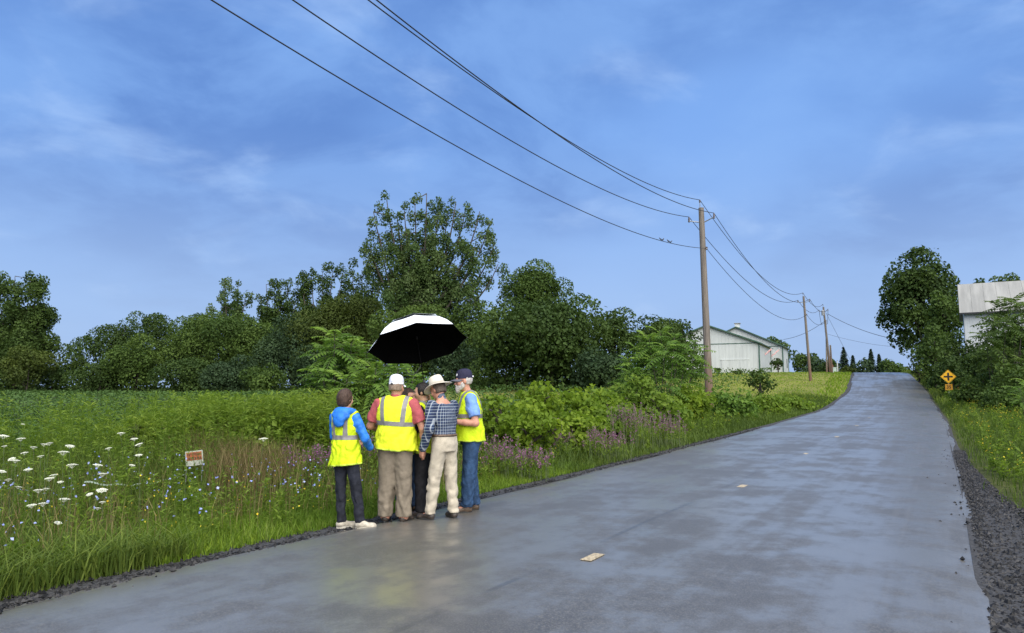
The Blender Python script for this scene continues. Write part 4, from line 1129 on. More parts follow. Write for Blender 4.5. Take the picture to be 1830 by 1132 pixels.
for k, (px, py) in enumerate(lace):
    zt = np.interp(py, [760, 800, 860, 935], [1.05, 0.98, 0.78, 0.55]) + rgl.normal(0, .05)
    d = at(px, py, 1.0) - np.array([0, 0, CAM_H]); t = (zt - CAM_H) / d[2]
    pt = d * t + np.array([0, 0, CAM_H])
    if t > 16: t = 14; pt = d * t + np.array([0, 0, CAM_H])
    if pt[0] - cx(pt[1]) > -4.8:
        zt -= 0.22; t = (zt - CAM_H) / d[2]; pt = d * t + np.array([0, 0, CAM_H])
        if pt[0] - cx(pt[1]) > -4.6: continue
    gz_ = float(tz(pt[0], pt[1]))
    r = empty('wild_carrot', (pt[0], pt[1], gz_)); tag(r, 'white flat topped wildflower on a thin stem in the meadow', 'wildflower', 'white wildflowers in the meadow')
    hh = pt[2] - gz_
    bx_, by_ = rgl.normal(0, .05, 2)
    MB().tube(curve3((bx_, by_, -.03), (0, 0, hh - 0.028), (0.02, 0.0, 0), 5), 0.0020, 4).build('stem', M['stem'], r)
    ho = link('flower_head', head_me, None, r); ho.location = (0, 0, hh); ho.rotation_euler = (rgl.normal(0.0, .14), rgl.normal(0, .2), rgl.random() * 6); sc = 0.75 + 0.6 * rgl.random(); ho.scale = (sc, sc, sc * 0.8)

# purple flower clumps
for k, (px, py, Y, h, w, lab) in enumerate(((1128, 745, 20.0, 1.25, 0.55, 'purple flower clump, tallest, under the darker tangled bush'), (1190, 758, 21.0, 1.0, 0.6, 'purple flower clump nearer the tall pole'),
                                             (948, 800, 13.8, 0.62, 0.35, 'low pinkish purple flower clump right of the bearded man'), (1085, 778, 17.5, 0.8, 0.5, 'dull purple flower clump left of the tallest one'),
                                             (895, 800, 14.2, 0.8, 0.35, 'purple flower clump beside the bearded man'), (560, 835, 12.2, 0.7, 0.55, 'purple flower clump left of the person in blue'),
                                             (665, 800, 13.4, 0.85, 0.5, 'purple flower clump between person in blue and white capped man'), (985, 765, 17.0, 1.0, 0.3, 'thin purple flower clump among the vine bushes'))):
    rgp = np.random.default_rng(300 + k)
    x = at(px, py, Y)[0]; gz_ = float(tz(x, Y)); r = empty('purple_flower_clump', (x, Y, gz_)); tag(r, lab, 'wildflower', 'purple flower clumps')
    n = int(70 * w / 0.5); B = np.stack([rgp.normal(0, w * .55, n), rgp.normal(0, w * .4, n), np.zeros(n)], 1); hs = h * (0.65 + 0.45 * rgp.random(n)); st = MB()
    Tp = B + np.stack([rgp.normal(0, .08, n), rgp.normal(0, .08, n), hs], 1)
    for i in range(n): st.tube([B[i], Tp[i]], 0.004, 3, cap=False)
    st.build('stems', M['stem'], r)
    m = 16; t = 1 - 0.32 * rgp.random((n, m)); C = (B[:, None] * (1 - t[..., None]) + Tp[:, None] * t[..., None] + rgp.normal(0, .022, (n, m, 3))).reshape(-1, 3)
    sz = 0.030 * (0.6 + 0.8 * rgp.random(n * m))
    link('blossoms', quads_mesh('blossoms', leaf_quads(C, rgp.normal(size=C.shape), sz, sz * .7, rgp), rgp.random(n * m)), M['purple'], r)
    C = (B[:, None] * (1 - t[..., None]) + Tp[:, None] * t[..., None] * np.array([1, 1, .7]) + rgp.normal(0, .05, (n, m, 3))).reshape(-1, 3)
    sz = 0.07 * (0.6 + 0.8 * rgp.random(n * m))
    link('leaves', quads_mesh('leaves', leaf_quads(C, rgp.normal(size=C.shape) + (0, 0, .8), sz, sz * .25, rgp), rgp.random(n * m)), M['leaf_weed'], r)

# ------------------------------------------------------------------ signs, tape, birds
M['sign_yellow'] = simple('sign_yellow', (0.78, 0.42, 0.012), 0.45, 0.08, 5)
M['plate_orange'] = simple('plate_amber', (0.52, 0.25, 0.015), 0.5, 0.15, 5)
M['ink'] = simple('sign_black', (0.012, 0.010, 0.012), 0.5, 0.1)


def text_mesh(body, size, mat, name, parent, loc, rot, ext=0.002):
    c = bpy.data.curves.new(name, 'FONT'); c.body = body; c.size = size; c.align_x = 'CENTER'; c.align_y = 'CENTER'; c.extrude = ext; c.offset = size * 0.02
    o = bpy.data.objects.new(name, c); COL.objects.link(o)
    me = bpy.data.meshes.new_from_object(o.evaluated_get(bpy.context.evaluated_depsgraph_get()))
    bpy.data.objects.remove(o); m = link(name, me, mat, parent, loc); m.rotation_euler = rot
    return m


Ys = 58.0
ps = at(1693.5, 673.5, Ys); sb = np.array([ps[0] + 0.05, Ys, float(tz(ps[0], Ys))])
sg = empty('crossroad_sign', tuple(sb), rad(-24)); tag(sg, 'yellow diamond crossroad warning sign with a small plate below', 'road sign')
hc = ps[2] - sb[2]; hd = 0.545
MB().box((0, 0.03, (hc + hd) / 2 - 0.2), (0.07, 0.04, hc + hd + 0.2)).build('post', M['steel'], sg)
dm = MB(); rr_ = hd - 0.03
dm.prism([(0, -hd), (hd, 0), (0, hd), (-hd, 0)], -0.004, 0.004)
dmo = dm.build('diamond', M['sign_yellow'], sg, loc=(0, 0, hc))
cr = MB(); w_ = 0.065; l_ = 0.31
cr.prism([(-w_, -l_), (w_, -l_), (w_, -w_), (l_, -w_), (l_, w_), (w_, w_), (w_, l_), (-w_, l_), (-w_, w_), (-l_, w_), (-l_, -w_), (-w_, -w_)], -0.009, -0.006).build('cross_symbol', M['ink'], dmo)
bd = MB()
for i in range(4):
    a0, a1 = [(0, -1), (1, 0), (0, 1), (-1, 0)][i], [(1, 0), (0, 1), (-1, 0), (0, -1)][i]
    o_, n_ = hd - 0.035, hd - 0.055
    bd.add([(a0[0] * o_, -0.0065, a0[1] * o_), (a1[0] * o_, -0.0065, a1[1] * o_), (a1[0] * n_, -0.0065, a1[1] * n_), (a0[0] * n_, -0.0065, a0[1] * n_)], [(0, 1, 2, 3)])
bd.build('border', M['ink'], dmo)
pl = MB().box((0, -0.004, hc - hd - 0.27), (0.50, 0.010, 0.46)).build('speed_plate', M['plate_orange'], sg)
text_mesh('35', 0.34, M['ink'], 'numerals', pl, (0, -0.012, hc - hd - 0.27), (PI / 2, 0, 0))

pm = at(1712, 697, 57); mb_ = np.array([pm[0], 57, float(tz(pm[0], 57))])
mk = empty('orange_marker', tuple(mb_)); tag(mk, 'small orange marker on a stake beside the crossroad sign', 'marker')
hm_ = pm[2] - mb_[2]
MB().tube([(0, 0, -.1), (0, 0, hm_)], 0.02, 5).build('stake', M['straw'], mk)
MB().prism([(-0.10, -0.2), (0.08, -0.17), (0.11, 0.16), (-0.05, 0.2)], -0.012, 0.012).build('panel', simple('marker_orange', (0.52, 0.16, 0.04), 0.6, .15), mk, loc=(0.03, -0.03, hm_))

# small field sign with white edge
Yf = 11.0
pf = at(347.5, 816, Yf); gz_ = float(tz(pf[0], Yf))
fs = empty('field_sign', (pf[0], Yf, gz_), rad(8)); tag(fs, 'small orange and white sign low in the meadow grass', 'sign')
zc_ = pf[2] - gz_
bo = MB().box((0, 0, 0), (0.245, 0.008, 0.215)).build('board', simple('sign_white', (0.30, 0.32, 0.27), 0.6, 0.15), fs, loc=(0, 0, zc_ - 0.025)); bo.rotation_euler = (0, rad(-6), 0)
M['sign_orange'] = simple('faded_orange', (0.27, 0.075, 0.022), 0.7, 0.3, 25)
MB().box((0, -0.006, 0.030), (0.212, 0.004, 0.118)).build('orange_field', M['sign_orange'], bo)
ink = MB(); rgi = np.random.default_rng(8)
for r_ in range(2):
    x_ = -0.094
    while x_ < 0.085:
        wv = 0.008 + 0.016 * rgi.random()
        ink.box((x_ + wv / 2, -0.0095, 0.058 - 0.056 * r_ + rgi.normal(0, .003)), (wv * 0.75, 0.002, 0.030 + 0.014 * rgi.random())); x_ += wv + 0.006
ink.build('lettering', simple('faded_ink', (0.035, 0.018, 0.012), 0.7, 0.2), bo)
ink = MB()
for i in range(3): ink.box((-0.06 + 0.06 * i, -0.006, -0.072), (0.03, 0.003, 0.014))
ink.build('lettering', simple('grey_ink', (0.25, 0.27, 0.26), 0.7, 0.2), bo)
for sx in (-0.11, 0.11): MB().tube([(sx, 0.015, -0.05), (sx, 0.015, zc_ + 0.05)], 0.006, 5).build('stake', M['steel'], fs)

ta, tb = at(150, 869, 9.2), at(345, 846, 11.5)
ta[2] += 0.05; tb[2] += 0.02; Pt = span(ta, tb, 0.10, 24); Pt += np.stack([0 * Pt[:, 0], 0 * Pt[:, 0], 0.012 * np.sin(np.arange(24) * 1.3)], 1)
Vt = np.concatenate([np.stack([Pt + (0, 0, -0.009), Pt + (0, 0.006, 0.009)], 1).reshape(-1, 3), np.stack([Pt + (0, .003, -0.009), Pt + (0, 0.009, 0.009)], 1).reshape(-1, 3)])
Ft = [(2 * i + o_, 2 * i + 2 + o_, 2 * i + 3 + o_, 2 * i + 1 + o_) for o_ in (0, 48) for i in range(23)]
tp_ = MB().add(Vt, Ft).build('flagging_tape', simple('pale_tape', (0.48, 0.58, 0.48), 0.5, 0.1))
tag(tp_, 'pale tape sagging through the meadow grass up to the small field sign', 'tape')

# birds on the lowest line
sl = spans01['low']
for k, (px, rot, s_, lab) in enumerate(((1180.5, 2.6, 1.0, 'small dark bird perched at the left end of the row on the wire'), (1184.5, 0.4, 1.0, 'second small dark bird on the wire, close to the leftmost'),
                                         (1194.5, 2.9, 1.05, 'third small dark bird on the wire, hunched'), (1199, 0.1, 0.9, 'small dark bird nearest the pole on the wire'))):
    d = (sl[:, 1] * math.cos(PITCH) + (sl[:, 2] - CAM_H) * math.sin(PITCH)); pxs = 915 + F_PX * sl[:, 0] / d
    i = np.argsort(pxs); q = np.array([np.interp(px, pxs[i], sl[i, j]) for j in range(3)])
    b = empty('bird', tuple(q), rot); tag(b, lab, 'bird', 'birds on the wire'); b.scale = (s_ * 0.44, s_ * 0.62, s_ * 0.52)
    sp = [(-0.20, 0.010, 0.03), (-0.12, 0.022, 0.04), (-0.06, 0.045, 0.075), (0.0, 0.055, 0.10), (0.05, 0.046, 0.14), (0.075, 0.030, 0.175), (0.10, 0.034, 0.205), (0.125, 0.020, 0.21), (0.15, 0.004, 0.20)]
    body = MB().tube([(x_, 0, z_ + 0.012) for x_, _, z_ in sp], [r_ for _, r_, _ in sp], 10).build('body', M['dark'], b, smooth=True)
    for sd in (-1, 1):
        MB().add([(0.03, .05 * sd, .15), (-.03, .058 * sd, .09), (-.17, .02 * sd, .045), (-.05, .05 * sd, .14)], [(0, 1, 2, 3)]).build('wing', M['dark'], b)
        MB().tube([(0.0, .018 * sd, .06), (0.005, .02 * sd, 0.008)], 0.005, 4).build('leg', M['porcelain'], b)


# ------------------------------------------------------------------ people: smooth-blended distance fields turned into one skin
class Field:
    def __init__(s, h=0.010): s.h = h; s.p = []; s.cuts = []; s.disp = None
    def capsule(s, a, b, ra, rb=None, k=0.02, sq=None):
        a, b = np.array(a, float), np.array(b, float); rb = ra if rb is None else rb
        def fn(X, Y, Z):
            d = b - a; L2 = max(d @ d, 1e-9)
            t = np.clip(((X - a[0]) * d[0] + (Y - a[1]) * d[1] + (Z - a[2]) * d[2]) / L2, 0, 1)
            return np.sqrt((X - a[0] - t * d[0]) ** 2 + (Y - a[1] - t * d[1]) ** 2 + (Z - a[2] - t * d[2]) ** 2) - (ra + (rb - ra) * t)
        m = max(ra, rb); s.p.append((fn, np.minimum(a, b) - m, np.maximum(a, b) + m, k)); return s
    def ell(s, c, r, k=0.02, R=None):
        c, r = np.array(c, float), np.array(r, float); Q = np.eye(3) if R is None else np.array(R)
        def fn(X, Y, Z):
            P = np.stack([X - c[0], Y - c[1], Z - c[2]], -1) @ Q
            q = np.sqrt(((P / r) ** 2).sum(-1)); q2 = np.sqrt(((P / r ** 2) ** 2).sum(-1))
            return q * (q - 1) / np.maximum(q2, 1e-6)
        m = r.max(); s.p.append((fn, c - m, c + m, k)); return s
    def loft(s, rows, k=0.02, ex=2.3):
        """rows (z, cx, cy, rx, ry)"""
        A = np.array(sorted(rows), float)
        def fn(X, Y, Z):
            z = np.clip(Z, A[0, 0], A[-1, 0])
            c0, c1, rx, ry = [np.interp(z, A[:, 0], A[:, j]) for j in (1, 2, 3, 4)]
            q = (np.abs((X - c0) / rx) ** ex + np.abs((Y - c1) / ry) ** ex) ** (1 / ex)
            d = (q - 1) * np.minimum(rx, ry)
            dz = np.maximum(A[0, 0] - Z, Z - A[-1, 0])
            return np.maximum(d, dz)
        m = np.array([max(A[:, 3]) + 0.02, max(A[:, 4]) + 0.02, 0]); lo = np.array([A[:, 1].min(), A[:, 2].min(), A[0, 0]]) - m; hi = np.array([A[:, 1].max(), A[:, 2].max(), A[-1, 0]]) + m
        s.p.append((fn, lo, hi, k)); return s
    def cut(s, fn): s.cuts.append(fn); return s
    def mesh(s, name, smooth=1):
        h = s.h; pad = 4 * h
        lo = np.min([p[1] for p in s.p], 0) - pad; hi = np.max([p[2] for p in s.p], 0) + pad
        n = np.ceil((hi - lo) / h).astype(int) + 1
        ax = [lo[i] + h * np.arange(n[i]) for i in range(3)]
        f = np.full(n, 1.0, np.float32)
        for fn, a, b, k in s.p:
            i0 = np.maximum(((a - lo - k - pad * 0.9) / h).astype(int), 0); i1 = np.minimum(((b - lo + k + pad * 0.9) / h).astype(int) + 2, n)
            sl_ = tuple(slice(i0[i], i1[i]) for i in range(3))
            X, Y, Z = np.meshgrid(*[ax[i][sl_[i]] for i in range(3)], indexing='ij')
            d = fn(X, Y, Z); e = f[sl_]
            hh = np.clip(0.5 + 0.5 * (e - d) / k, 0, 1)
            f[sl_] = e * (1 - hh) + d * hh - k * hh * (1 - hh)
        X, Y, Z = np.meshgrid(*ax, indexing='ij')
        if s.disp is not None: f = f + s.disp(X, Y, Z)
        for c in s.cuts: f = np.maximum(f, c(X, Y, Z))
        return nets(name, f.astype(np.float32), lo, h, smooth)


def nets(name, f, lo, h, smooth):
    neg = f < 0
    n = np.array(f.shape); m = n - 1
    corners = [(i, j, k) for i in (0, 1) for j in (0, 1) for k in (0, 1)]
    g = lambda A, c: A[c[0]:c[0] + m[0], c[1]:c[1] + m[1], c[2]:c[2] + m[2]]
    cnt = sum(g(neg, c).astype(np.int8) for c in corners)
    act = (cnt > 0) & (cnt < 8)
    I = np.argwhere(act)
    vid = np.full(m, -1, np.int64); vid[act] = np.arange(len(I))
    S = np.zeros((len(I), 3)); W = np.zeros(len(I))
    val = {c: f[I[:, 0] + c[0], I[:, 1] + c[1], I[:, 2] + c[2]] for c in corners}
    for c in corners:
        for ax in range(3):
            if c[ax] == 1: continue
            d = list(c); d[ax] = 1; d = tuple(d)
            a_, b_ = val[c], val[d]; x = (a_ < 0) != (b_ < 0)
            t = np.where(x, a_ / np.where(x, a_ - b_, 1), 0)
            p = np.array(c, float)[None].repeat(len(I), 0); p[:, ax] += t
            S += p * x[:, None]; W += x
    V = lo + h * (I + S / W[:, None])
    Q = []
    for ax in range(3):
        o1, o2 = [(1, 2), (2, 0), (0, 1)][ax]
        sl0 = [slice(1, -1)] * 3; sl1 = [slice(1, -1)] * 3
        sl0[ax] = slice(0, -1); sl1[ax] = slice(1, None)
        a_, b_ = neg[tuple(sl0)], neg[tuple(sl1)]
        E = np.argwhere(a_ != b_); fl = a_[tuple(E.T)]
        base = E + 1; base[:, ax] -= 1
        q = []
        for d1, d2 in ((-1, -1), (0, -1), (0, 0), (-1, 0)):
            c = base.copy(); c[:, o1] += d1; c[:, o2] += d2; q.append(vid[tuple(c.T)])
        q = np.stack(q, 1); q[~fl] = q[~fl][:, ::-1]; Q.append(q)
    Q = np.concatenate(Q); Q = Q[(Q >= 0).all(1)]
    for _ in range(smooth):
        acc = np.zeros_like(V); ct = np.zeros(len(V))
        for i in range(4):
            np.add.at(acc, Q[:, i], V[Q[:, (i + 1) % 4]] + V[Q[:, (i + 3) % 4]]); np.add.at(ct, Q[:, i], 2)
        V = 0.5 * V + 0.5 * acc / np.maximum(ct, 1)[:, None]
    return fast_mesh(name, V, Q, smooth=True)


def wrinkle(seed, amp, fx=14, fz=22):
    """soft folds: a few ridged waves with wandering phase"""
    rgw = np.random.default_rng(seed); K = rgw.normal(size=(6, 3)) * np.array([fx, fx, fz]); ph = rgw.random(6) * 6.28; K2 = rgw.normal(size=(6, 3)) * 7
    def fn(X, Y, Z):
        d = 0
        for k_, p_, q_ in zip(K, ph, K2):
            w_ = np.sin(k_[0] * X + k_[1] * Y + k_[2] * Z + p_ + 2.6 * np.sin(q_[0] * X + q_[1] * Y + q_[2] * Z) + 1.2 * np.sin(q_[1] * 2.3 * X + q_[2] * 2.1 * Y + q_[0] * 1.7 * Z))
            d = d + (0.62 - np.abs(w_)) * (0.6 + 0.6 * np.sin(q_[2] * X + q_[0] * Z + p_))
        return (amp * d / 1.2).astype(np.float32)
    return fn


def add_hand(F, w, d, n, curl, side, s=1.0):
    """w wrist, d direction of the fingers, n palm normal; side +1: thumb to +cross(d,n)"""
    d = nrm(d); n = np.asarray(n, float); n = nrm(n - d * (n @ d)); t = np.cross(d, n) * side
    w = np.asarray(w, float)
    for q, off in ((0.028, -1), (0.010, -0.3), (-0.010, 0.3), (-0.028, 1)):
        F.capsule(w + d * 0.015 * s + t * q * 0.6 * s, w + d * 0.085 * s + t * q * s, 0.0150 * s, 0.0130 * s, k=0.012)
    for q, L in ((0.029, 0.072), (0.010, 0.082), (-0.010, 0.076), (-0.028, 0.060)):
        p = w + d * 0.088 * s + t * q * s; a_ = curl * 0.55; dd = d
        for j, fr in enumerate((0.45, 0.32, 0.25)):
            dd = nrm(d * math.cos(a_) + n * math.sin(a_)); e = p + dd * L * fr * s
            F.capsule(p, e, (0.0098 - 0.0008 * j) * s, (0.0092 - 0.0009 * j) * s, k=0.004); p = e; a_ += curl * 0.75
    p = w + d * 0.030 * s + t * 0.026 * s
    e = p + (t * 0.75 + d * 0.7 + n * 0.3 * curl) * 0.038 * s; e2 = e + (d * 0.8 + n * (0.25 + 0.6 * curl) + t * 0.1) * 0.030 * s
    F.capsule(p, e, 0.013 * s, 0.0105 * s, k=0.010).capsule(e, e2, 0.0105 * s, 0.009 * s, k=0.004)


def rotm(yaw=0, pitch=0, roll=0):
    return np.array(Matrix.Rotation(yaw, 3, 'Z') @ Matrix.Rotation(pitch, 3, 'X') @ Matrix.Rotation(roll, 3, 'Y'))


def cloth(name, c, rough=0.85, var=0.12, scale=9, bump=0.6, bscale=20, sheen=0.0):
    t = NT(name); d = tuple(v * (1 - var) for v in c); u = tuple(min(1, v * (1 + var)) for v in c)
    n1 = t.noise(scale, 5, 0.6)
    t.set('Base Color', t.mix(t.mr(n1, 0.3, 0.7), d, u)).set('Roughness', rough).set('Specular IOR Level', 0.25).set('Sheen Weight', sheen)
    t.bump(t.math('ADD', t.noise(bscale, 3, 0.5), t.math('MULTIPLY', t.noise(400, 2), 0.15)), bump, 0.02)
    return t.m


def plaid():
    t = NT('blue_plaid_cotton'); s_ = t.sep(t.tc())
    ang = t.math('ARCTAN2', s_[0], s_[1])
    def stripes(v, per, w, ph=0.0):
        fr = t.math('FRACT', t.math('ADD', t.math('MULTIPLY', v, 1.0 / per), ph)); return t.math('LESS_THAN', fr, w)
    A = t.math('MULTIPLY', ang, 0.16)
    c = (0.030, 0.055, 0.115)
    col = t.mix(t.math('MULTIPLY', stripes(A, 0.036, 0.5), 0.7), c, (0.012, 0.020, 0.050))
    col = t.mix(t.math('MULTIPLY', stripes(s_[2], 0.036, 0.5), 0.6), col, (0.014, 0.022, 0.055))
    col = t.mix(t.math('MULTIPLY', stripes(A, 0.036, 0.16, 0.2), 0.42), col, (0.50, 0.54, 0.56))
    col = t.mix(t.math('MULTIPLY', stripes(s_[2], 0.036, 0.16, 0.2), 0.40), col, (0.48, 0.53, 0.55))
    t.set('Base Color', col).set('Roughness', 0.85).set('Specular IOR Level', 0.2)
    t.bump(t.noise(20, 3), 0.35, 0.02)
    return t.m


def skin_mat(name, c):
    t = NT(name); d = (c[0] * 0.86, c[1] * 0.78, c[2] * 0.76)
    t.set('Base Color', t.mix(t.mr(t.noise(25, 4), 0.35, 0.7), c, d)).set('Roughness', 0.5).set('Specular IOR Level', 0.35)
    t.set('Subsurface Weight', 0.08).set('Subsurface Radius', (0.01, 0.004, 0.002)); t.bump(t.noise(120, 3), 0.12, 0.004)
    return t.m


M['vest'] = cloth('hi_vis_lime', (0.50, 0.66, 0.012), 0.7, 0.12, 7, 0.8, 14)
M['vest2'] = cloth('hi_vis_yellow', (0.58, 0.67, 0.022), 0.7, 0.10, 7, 0.8, 14)
M['tape'] = simple('reflective_tape', (0.17, 0.165, 0.17), 0.45, 0.1, 30)
M['piping'] = cloth('vest_piping', (0.56, 0.74, 0.08), 0.7)
M['shoe_dark'] = simple('dark_leather', (0.035, 0.027, 0.022), 0.55, 0.45, 25, 0.3, 60)
M['shoe_white'] = simple('cream_shoe', (0.36, 0.33, 0.27), 0.6, 0.25, 25, 0.2, 60)
M['sole_dark'] = simple('rubber_sole', (0.02, 0.02, 0.02), 0.7, 0.2)
M['sole_light'] = simple('pale_sole', (0.36, 0.34, 0.29), 0.7, 0.15)
M['shoe_brown'] = simple('brown_leather', (0.085, 0.055, 0.036), 0.55, 0.35, 25, 0.3, 60)


def mesh_cut(me, planes):
    bm = bmesh.new(); bm.from_mesh(me)
    for co, no in planes:      # keeps the side the normal points away from
        bmesh.ops.bisect_plane(bm, geom=bm.verts[:] + bm.edges[:] + bm.faces[:], plane_co=co, plane_no=no, clear_outer=True)
    return bm


def tape_from(vest_me, bands, off=0.004):
    """bands: list of plane lists; each keeps a strip of the vest, lifted off it a little"""
    out = bmesh.new()
    for planes in bands:
        bm = mesh_cut(vest_me, planes); bm.normal_update()
        for v in bm.verts: v.co += v.normal * off
        t = bpy.data.meshes.new('t'); bm.to_mesh(t); bm.free(); out.from_mesh(t); bpy.data.meshes.remove(t)
    me = bpy.data.meshes.new('reflective_tape'); out.to_mesh(me); out.free()
    me.polygons.foreach_set('use_smooth', np.ones(len(me.polygons), bool))
    return me


def person(loc, face, H, label, cfg):
    """face: world direction the person faces (x, y). Local frame: +y ahead, +x the person's right."""
    s = H / 1.75
    rz_ = math.atan2(-face[0], face[1])
    gz_ = cfg.get('z', 0.0)
    g = cfg.get('girth', 1.0); ga = cfg.get('arm', 1.0); lean = cfg.get('lean', 0.0)
    Z = lambda z: z * s
    ly = lambda z: lean * max(0, z - 0.95) * s                   # forward lean
    lx = lambda z: cfg.get('side', 0.0) * max(0, z - 0.95) * s
    belly = cfg.get('belly', 0.0)
    tor = [(0.84, 0.145, 0.105, 0), (0.93, 0.168, 0.120, 0), (1.04, 0.160, 0.115, 1), (1.14, 0.163, 0.115, 1), (1.26, 0.175, 0.120, .5), (1.36, 0.178, 0.112, 0), (1.43, 0.145, 0.090, 0), (1.485, 0.075, 0.065, 0)]
    def torso(off, zmin=0, zmax=9, gx=1.0):
        return [(Z(z), lx(z), ly(z) + belly * b * 0.6, (rx * g * gx) * s + off, ry * g * s + off + belly * b * 0.6) for z, rx, ry, b in tor if zmin <= z <= zmax]
    hd = np.array([lx(1.63), ly(1.63) + 0.02 * s + cfg.get('head_fwd', 0.0), Z(1.635) + cfg.get('head_dz', 0.0)]); hy, hp, hr = cfg.get('head', (0, 0, 0)); HR = rotm(hy, hp, hr)
    hw = lambda v: hd + HR @ (np.array(v) * s)
    SH = {}
    for sd, key in ((1, 'R'), (-1, 'L')):
        SH[key] = np.array([0.188 * g ** 0.6 * sd * s + lx(1.41), ly(1.41), Z(1.405)])
    arms = cfg['arms']; legs = cfg['legs']
    # ---- body: one skin
    F = Field(0.0098)
    F.loft(torso(-0.012), 0.02)
    F.capsule((lx(1.46), ly(1.46), Z(1.44)), hw((0, -0.012, -0.07)), 0.056 * s * g ** 0.4, 0.052 * s, 0.03)
    F.ell(hw((0, -0.008, 0.02)), np.array((0.076, 0.096, 0.098)) * s, 0.02, HR)
    F.ell(hw((0, 0.022, -0.045)), np.array((0.060, 0.070, 0.075)) * s, 0.03, HR)
    F.ell(hw((0, 0.060, -0.088)), np.array((0.026, 0.024, 0.022)) * s, 0.03, HR)          # chin
    F.capsule(hw((0, 0.088, 0.008)), hw((0, 0.112, -0.030)), 0.010 * s, 0.016 * s, 0.015)    # nose
    F.ell(hw((0, 0.084, 0.028)), np.array((0.050, 0.014, 0.012)) * s, 0.02, HR)              # brow
    F.ell(hw((0, 0.090, -0.060)), np.array((0.024, 0.010, 0.008)) * s, 0.012, HR)            # lips
    for sd in (-1, 1):
        F.ell(hw((0.077 * sd, -0.008, -0.008)), np.array((0.012, 0.022, 0.034)) * s, 0.01, HR)
        F.ell(hw((0.040 * sd, 0.066, -0.028)), np.array((0.022, 0.02, 0.022)) * s, 0.03, HR)
    for key, sd in (('R', 1), ('L', -1)):
        el, wr, hdir, pn, curl = arms[key]; el, wr = np.array(el) * s, np.array(wr) * s
        F.capsule(SH[key], el, 0.050 * s * ga, 0.041 * s * ga, 0.03)
        F.capsule(el, el + (wr - el) * 0.4, 0.040 * s * ga, 0.039 * s * ga, 0.02).capsule(el + (wr - el) * 0.4, wr, 0.039 * s * ga, 0.027 * s * ga ** 0.5, 0.02)
        add_hand(F, wr, hdir, pn, curl, sd if cfg.get('thumb', 1) > 0 else -sd, s * (1.05 if ga > 1 else 1.0))
        hp_, kn, an, toe = [np.array(v, float) * s for v in legs[key]]
        tq = cfg.get('trouser', (0.105, 0.078, 0.062)); F.capsule(hp_, kn, (tq[0] - 0.030) * s, (tq[1] - 0.028) * s, 0.03).capsule(kn, an, (tq[1] - 0.028) * s, (tq[2] - 0.026) * s, 0.02).capsule(an, an + nrm(toe) * 0.10 * s - np.array([0, 0, 0.03 * s]), 0.032 * s, 0.026 * s, 0.02)
    root = link('person', F.mesh('person'), cfg['skin'], None, (loc[0], loc[1], gz_))
    root.rotation_euler = (0, 0, rz_); tag(root, label, 'person', 'people standing at the road edge')
    # ---- trousers
    F = Field(0.0125); tw = cfg.get('trouser', (0.105, 0.078, 0.062)); gl = cfg.get('leg_girth', 1.0)
    tz1 = cfg.get('waist', 1.03)
    F.loft([(Z(z), lx(z), ly(z) + belly * b * 0.45, rx * g * s + 0.012, ry * g * s + 0.014 + belly * b * 0.4) for z, rx, ry, b in ((0.84, .15, .115, 0), (0.93, .168, .125, 0), (tz1, .158, .115, 1))], 0.03)
    for key in 'RL':
        hp_, kn, an, toe = [np.array(v, float) * s for v in legs[key]]
        F.capsule(hp_, kn, tw[0] * s * gl, tw[1] * s * gl, 0.025).capsule(kn, an + np.array([0, 0, -0.015 * s]), tw[1] * s * gl, tw[2] * s * gl, 0.02)
        F.ell(an + np.array([0, 0.010, 0.03]) * s, np.array((tw[2] * 1.03, tw[2] * 1.06, 0.035)) * s * gl, 0.02)
    wsk = wrinkle(cfg['seed'], 0.0070, 13, 13); lowz = Z(0.078)
    F.disp = lambda X, Y, Zz: wsk(X, Y, Zz) * (0.6 + 1.0 / (1 + np.exp((Zz - Z(0.6)) / 0.06))) + 0.0012 * np.sin(Zz * 85 + 9 * X + 14 * Y) * np.exp(-((Zz - Z(0.13)) / 0.07) ** 2)
    F.cut(lambda X, Y, Zz: lowz - Zz).cut(lambda X, Y, Zz: Zz - Z(tz1) - 0.01)
    link('trousers', F.mesh('trousers'), cfg['trouser_mat'], root)
    if cfg.get('belt'):
        MB().tube([(math.cos(a_) * (0.158 * g * s + 0.016), math.sin(a_) * (0.115 * g * s + 0.018) + ly(tz1), Z(tz1 - 0.012)) for a_ in np.linspace(0, 2 * PI, 33)], 0.017, 6, cap=False).build('belt', M['shoe_brown'], root, smooth=True)
    # ---- top with sleeves
    F = Field(0.0115); off = cfg.get('top_off', 0.010)
    zt = cfg.get('top_hem', 0.98)
    F.loft([(Z(zt), lx(zt), ly(zt) + belly * .5, .165 * g * s + off + 0.006, .118 * g * s + off + 0.006 + belly * .5)] + torso(off, 1.03, 1.44), 0.03)
    F.capsule((lx(1.46), ly(1.46), Z(1.45)), hw((0, -0.012, -0.10)), 0.062 * s * g ** 0.4, 0.058 * s, 0.03)
    for key in 'RL':
        el, wr = np.array(arms[key][0]) * s, np.array(arms[key][1]) * s; so = cfg.get('sleeve_off', 0.016)
        if cfg['sleeve'] == 'short':
            e2 = SH[key] + (el - SH[key]) * 0.72
            F.capsule(SH[key], e2, 0.052 * s * ga + so, 0.050 * s * ga + so * 1.25, 0.04)
            dd = nrm(el - SH[key]); 
        else:
            F.capsule(SH[key], el, 0.052 * s * ga + so, 0.044 * s * ga + so, 0.04).capsule(el, wr - nrm(wr - el) * 0.01, 0.043 * s * ga + so, 0.033 * s + so * 0.8, 0.02)
    F.disp = wrinkle(cfg['seed'] + 1, 0.0070, 15, 18)
    zc = Z(cfg.get('collar', 1.515))
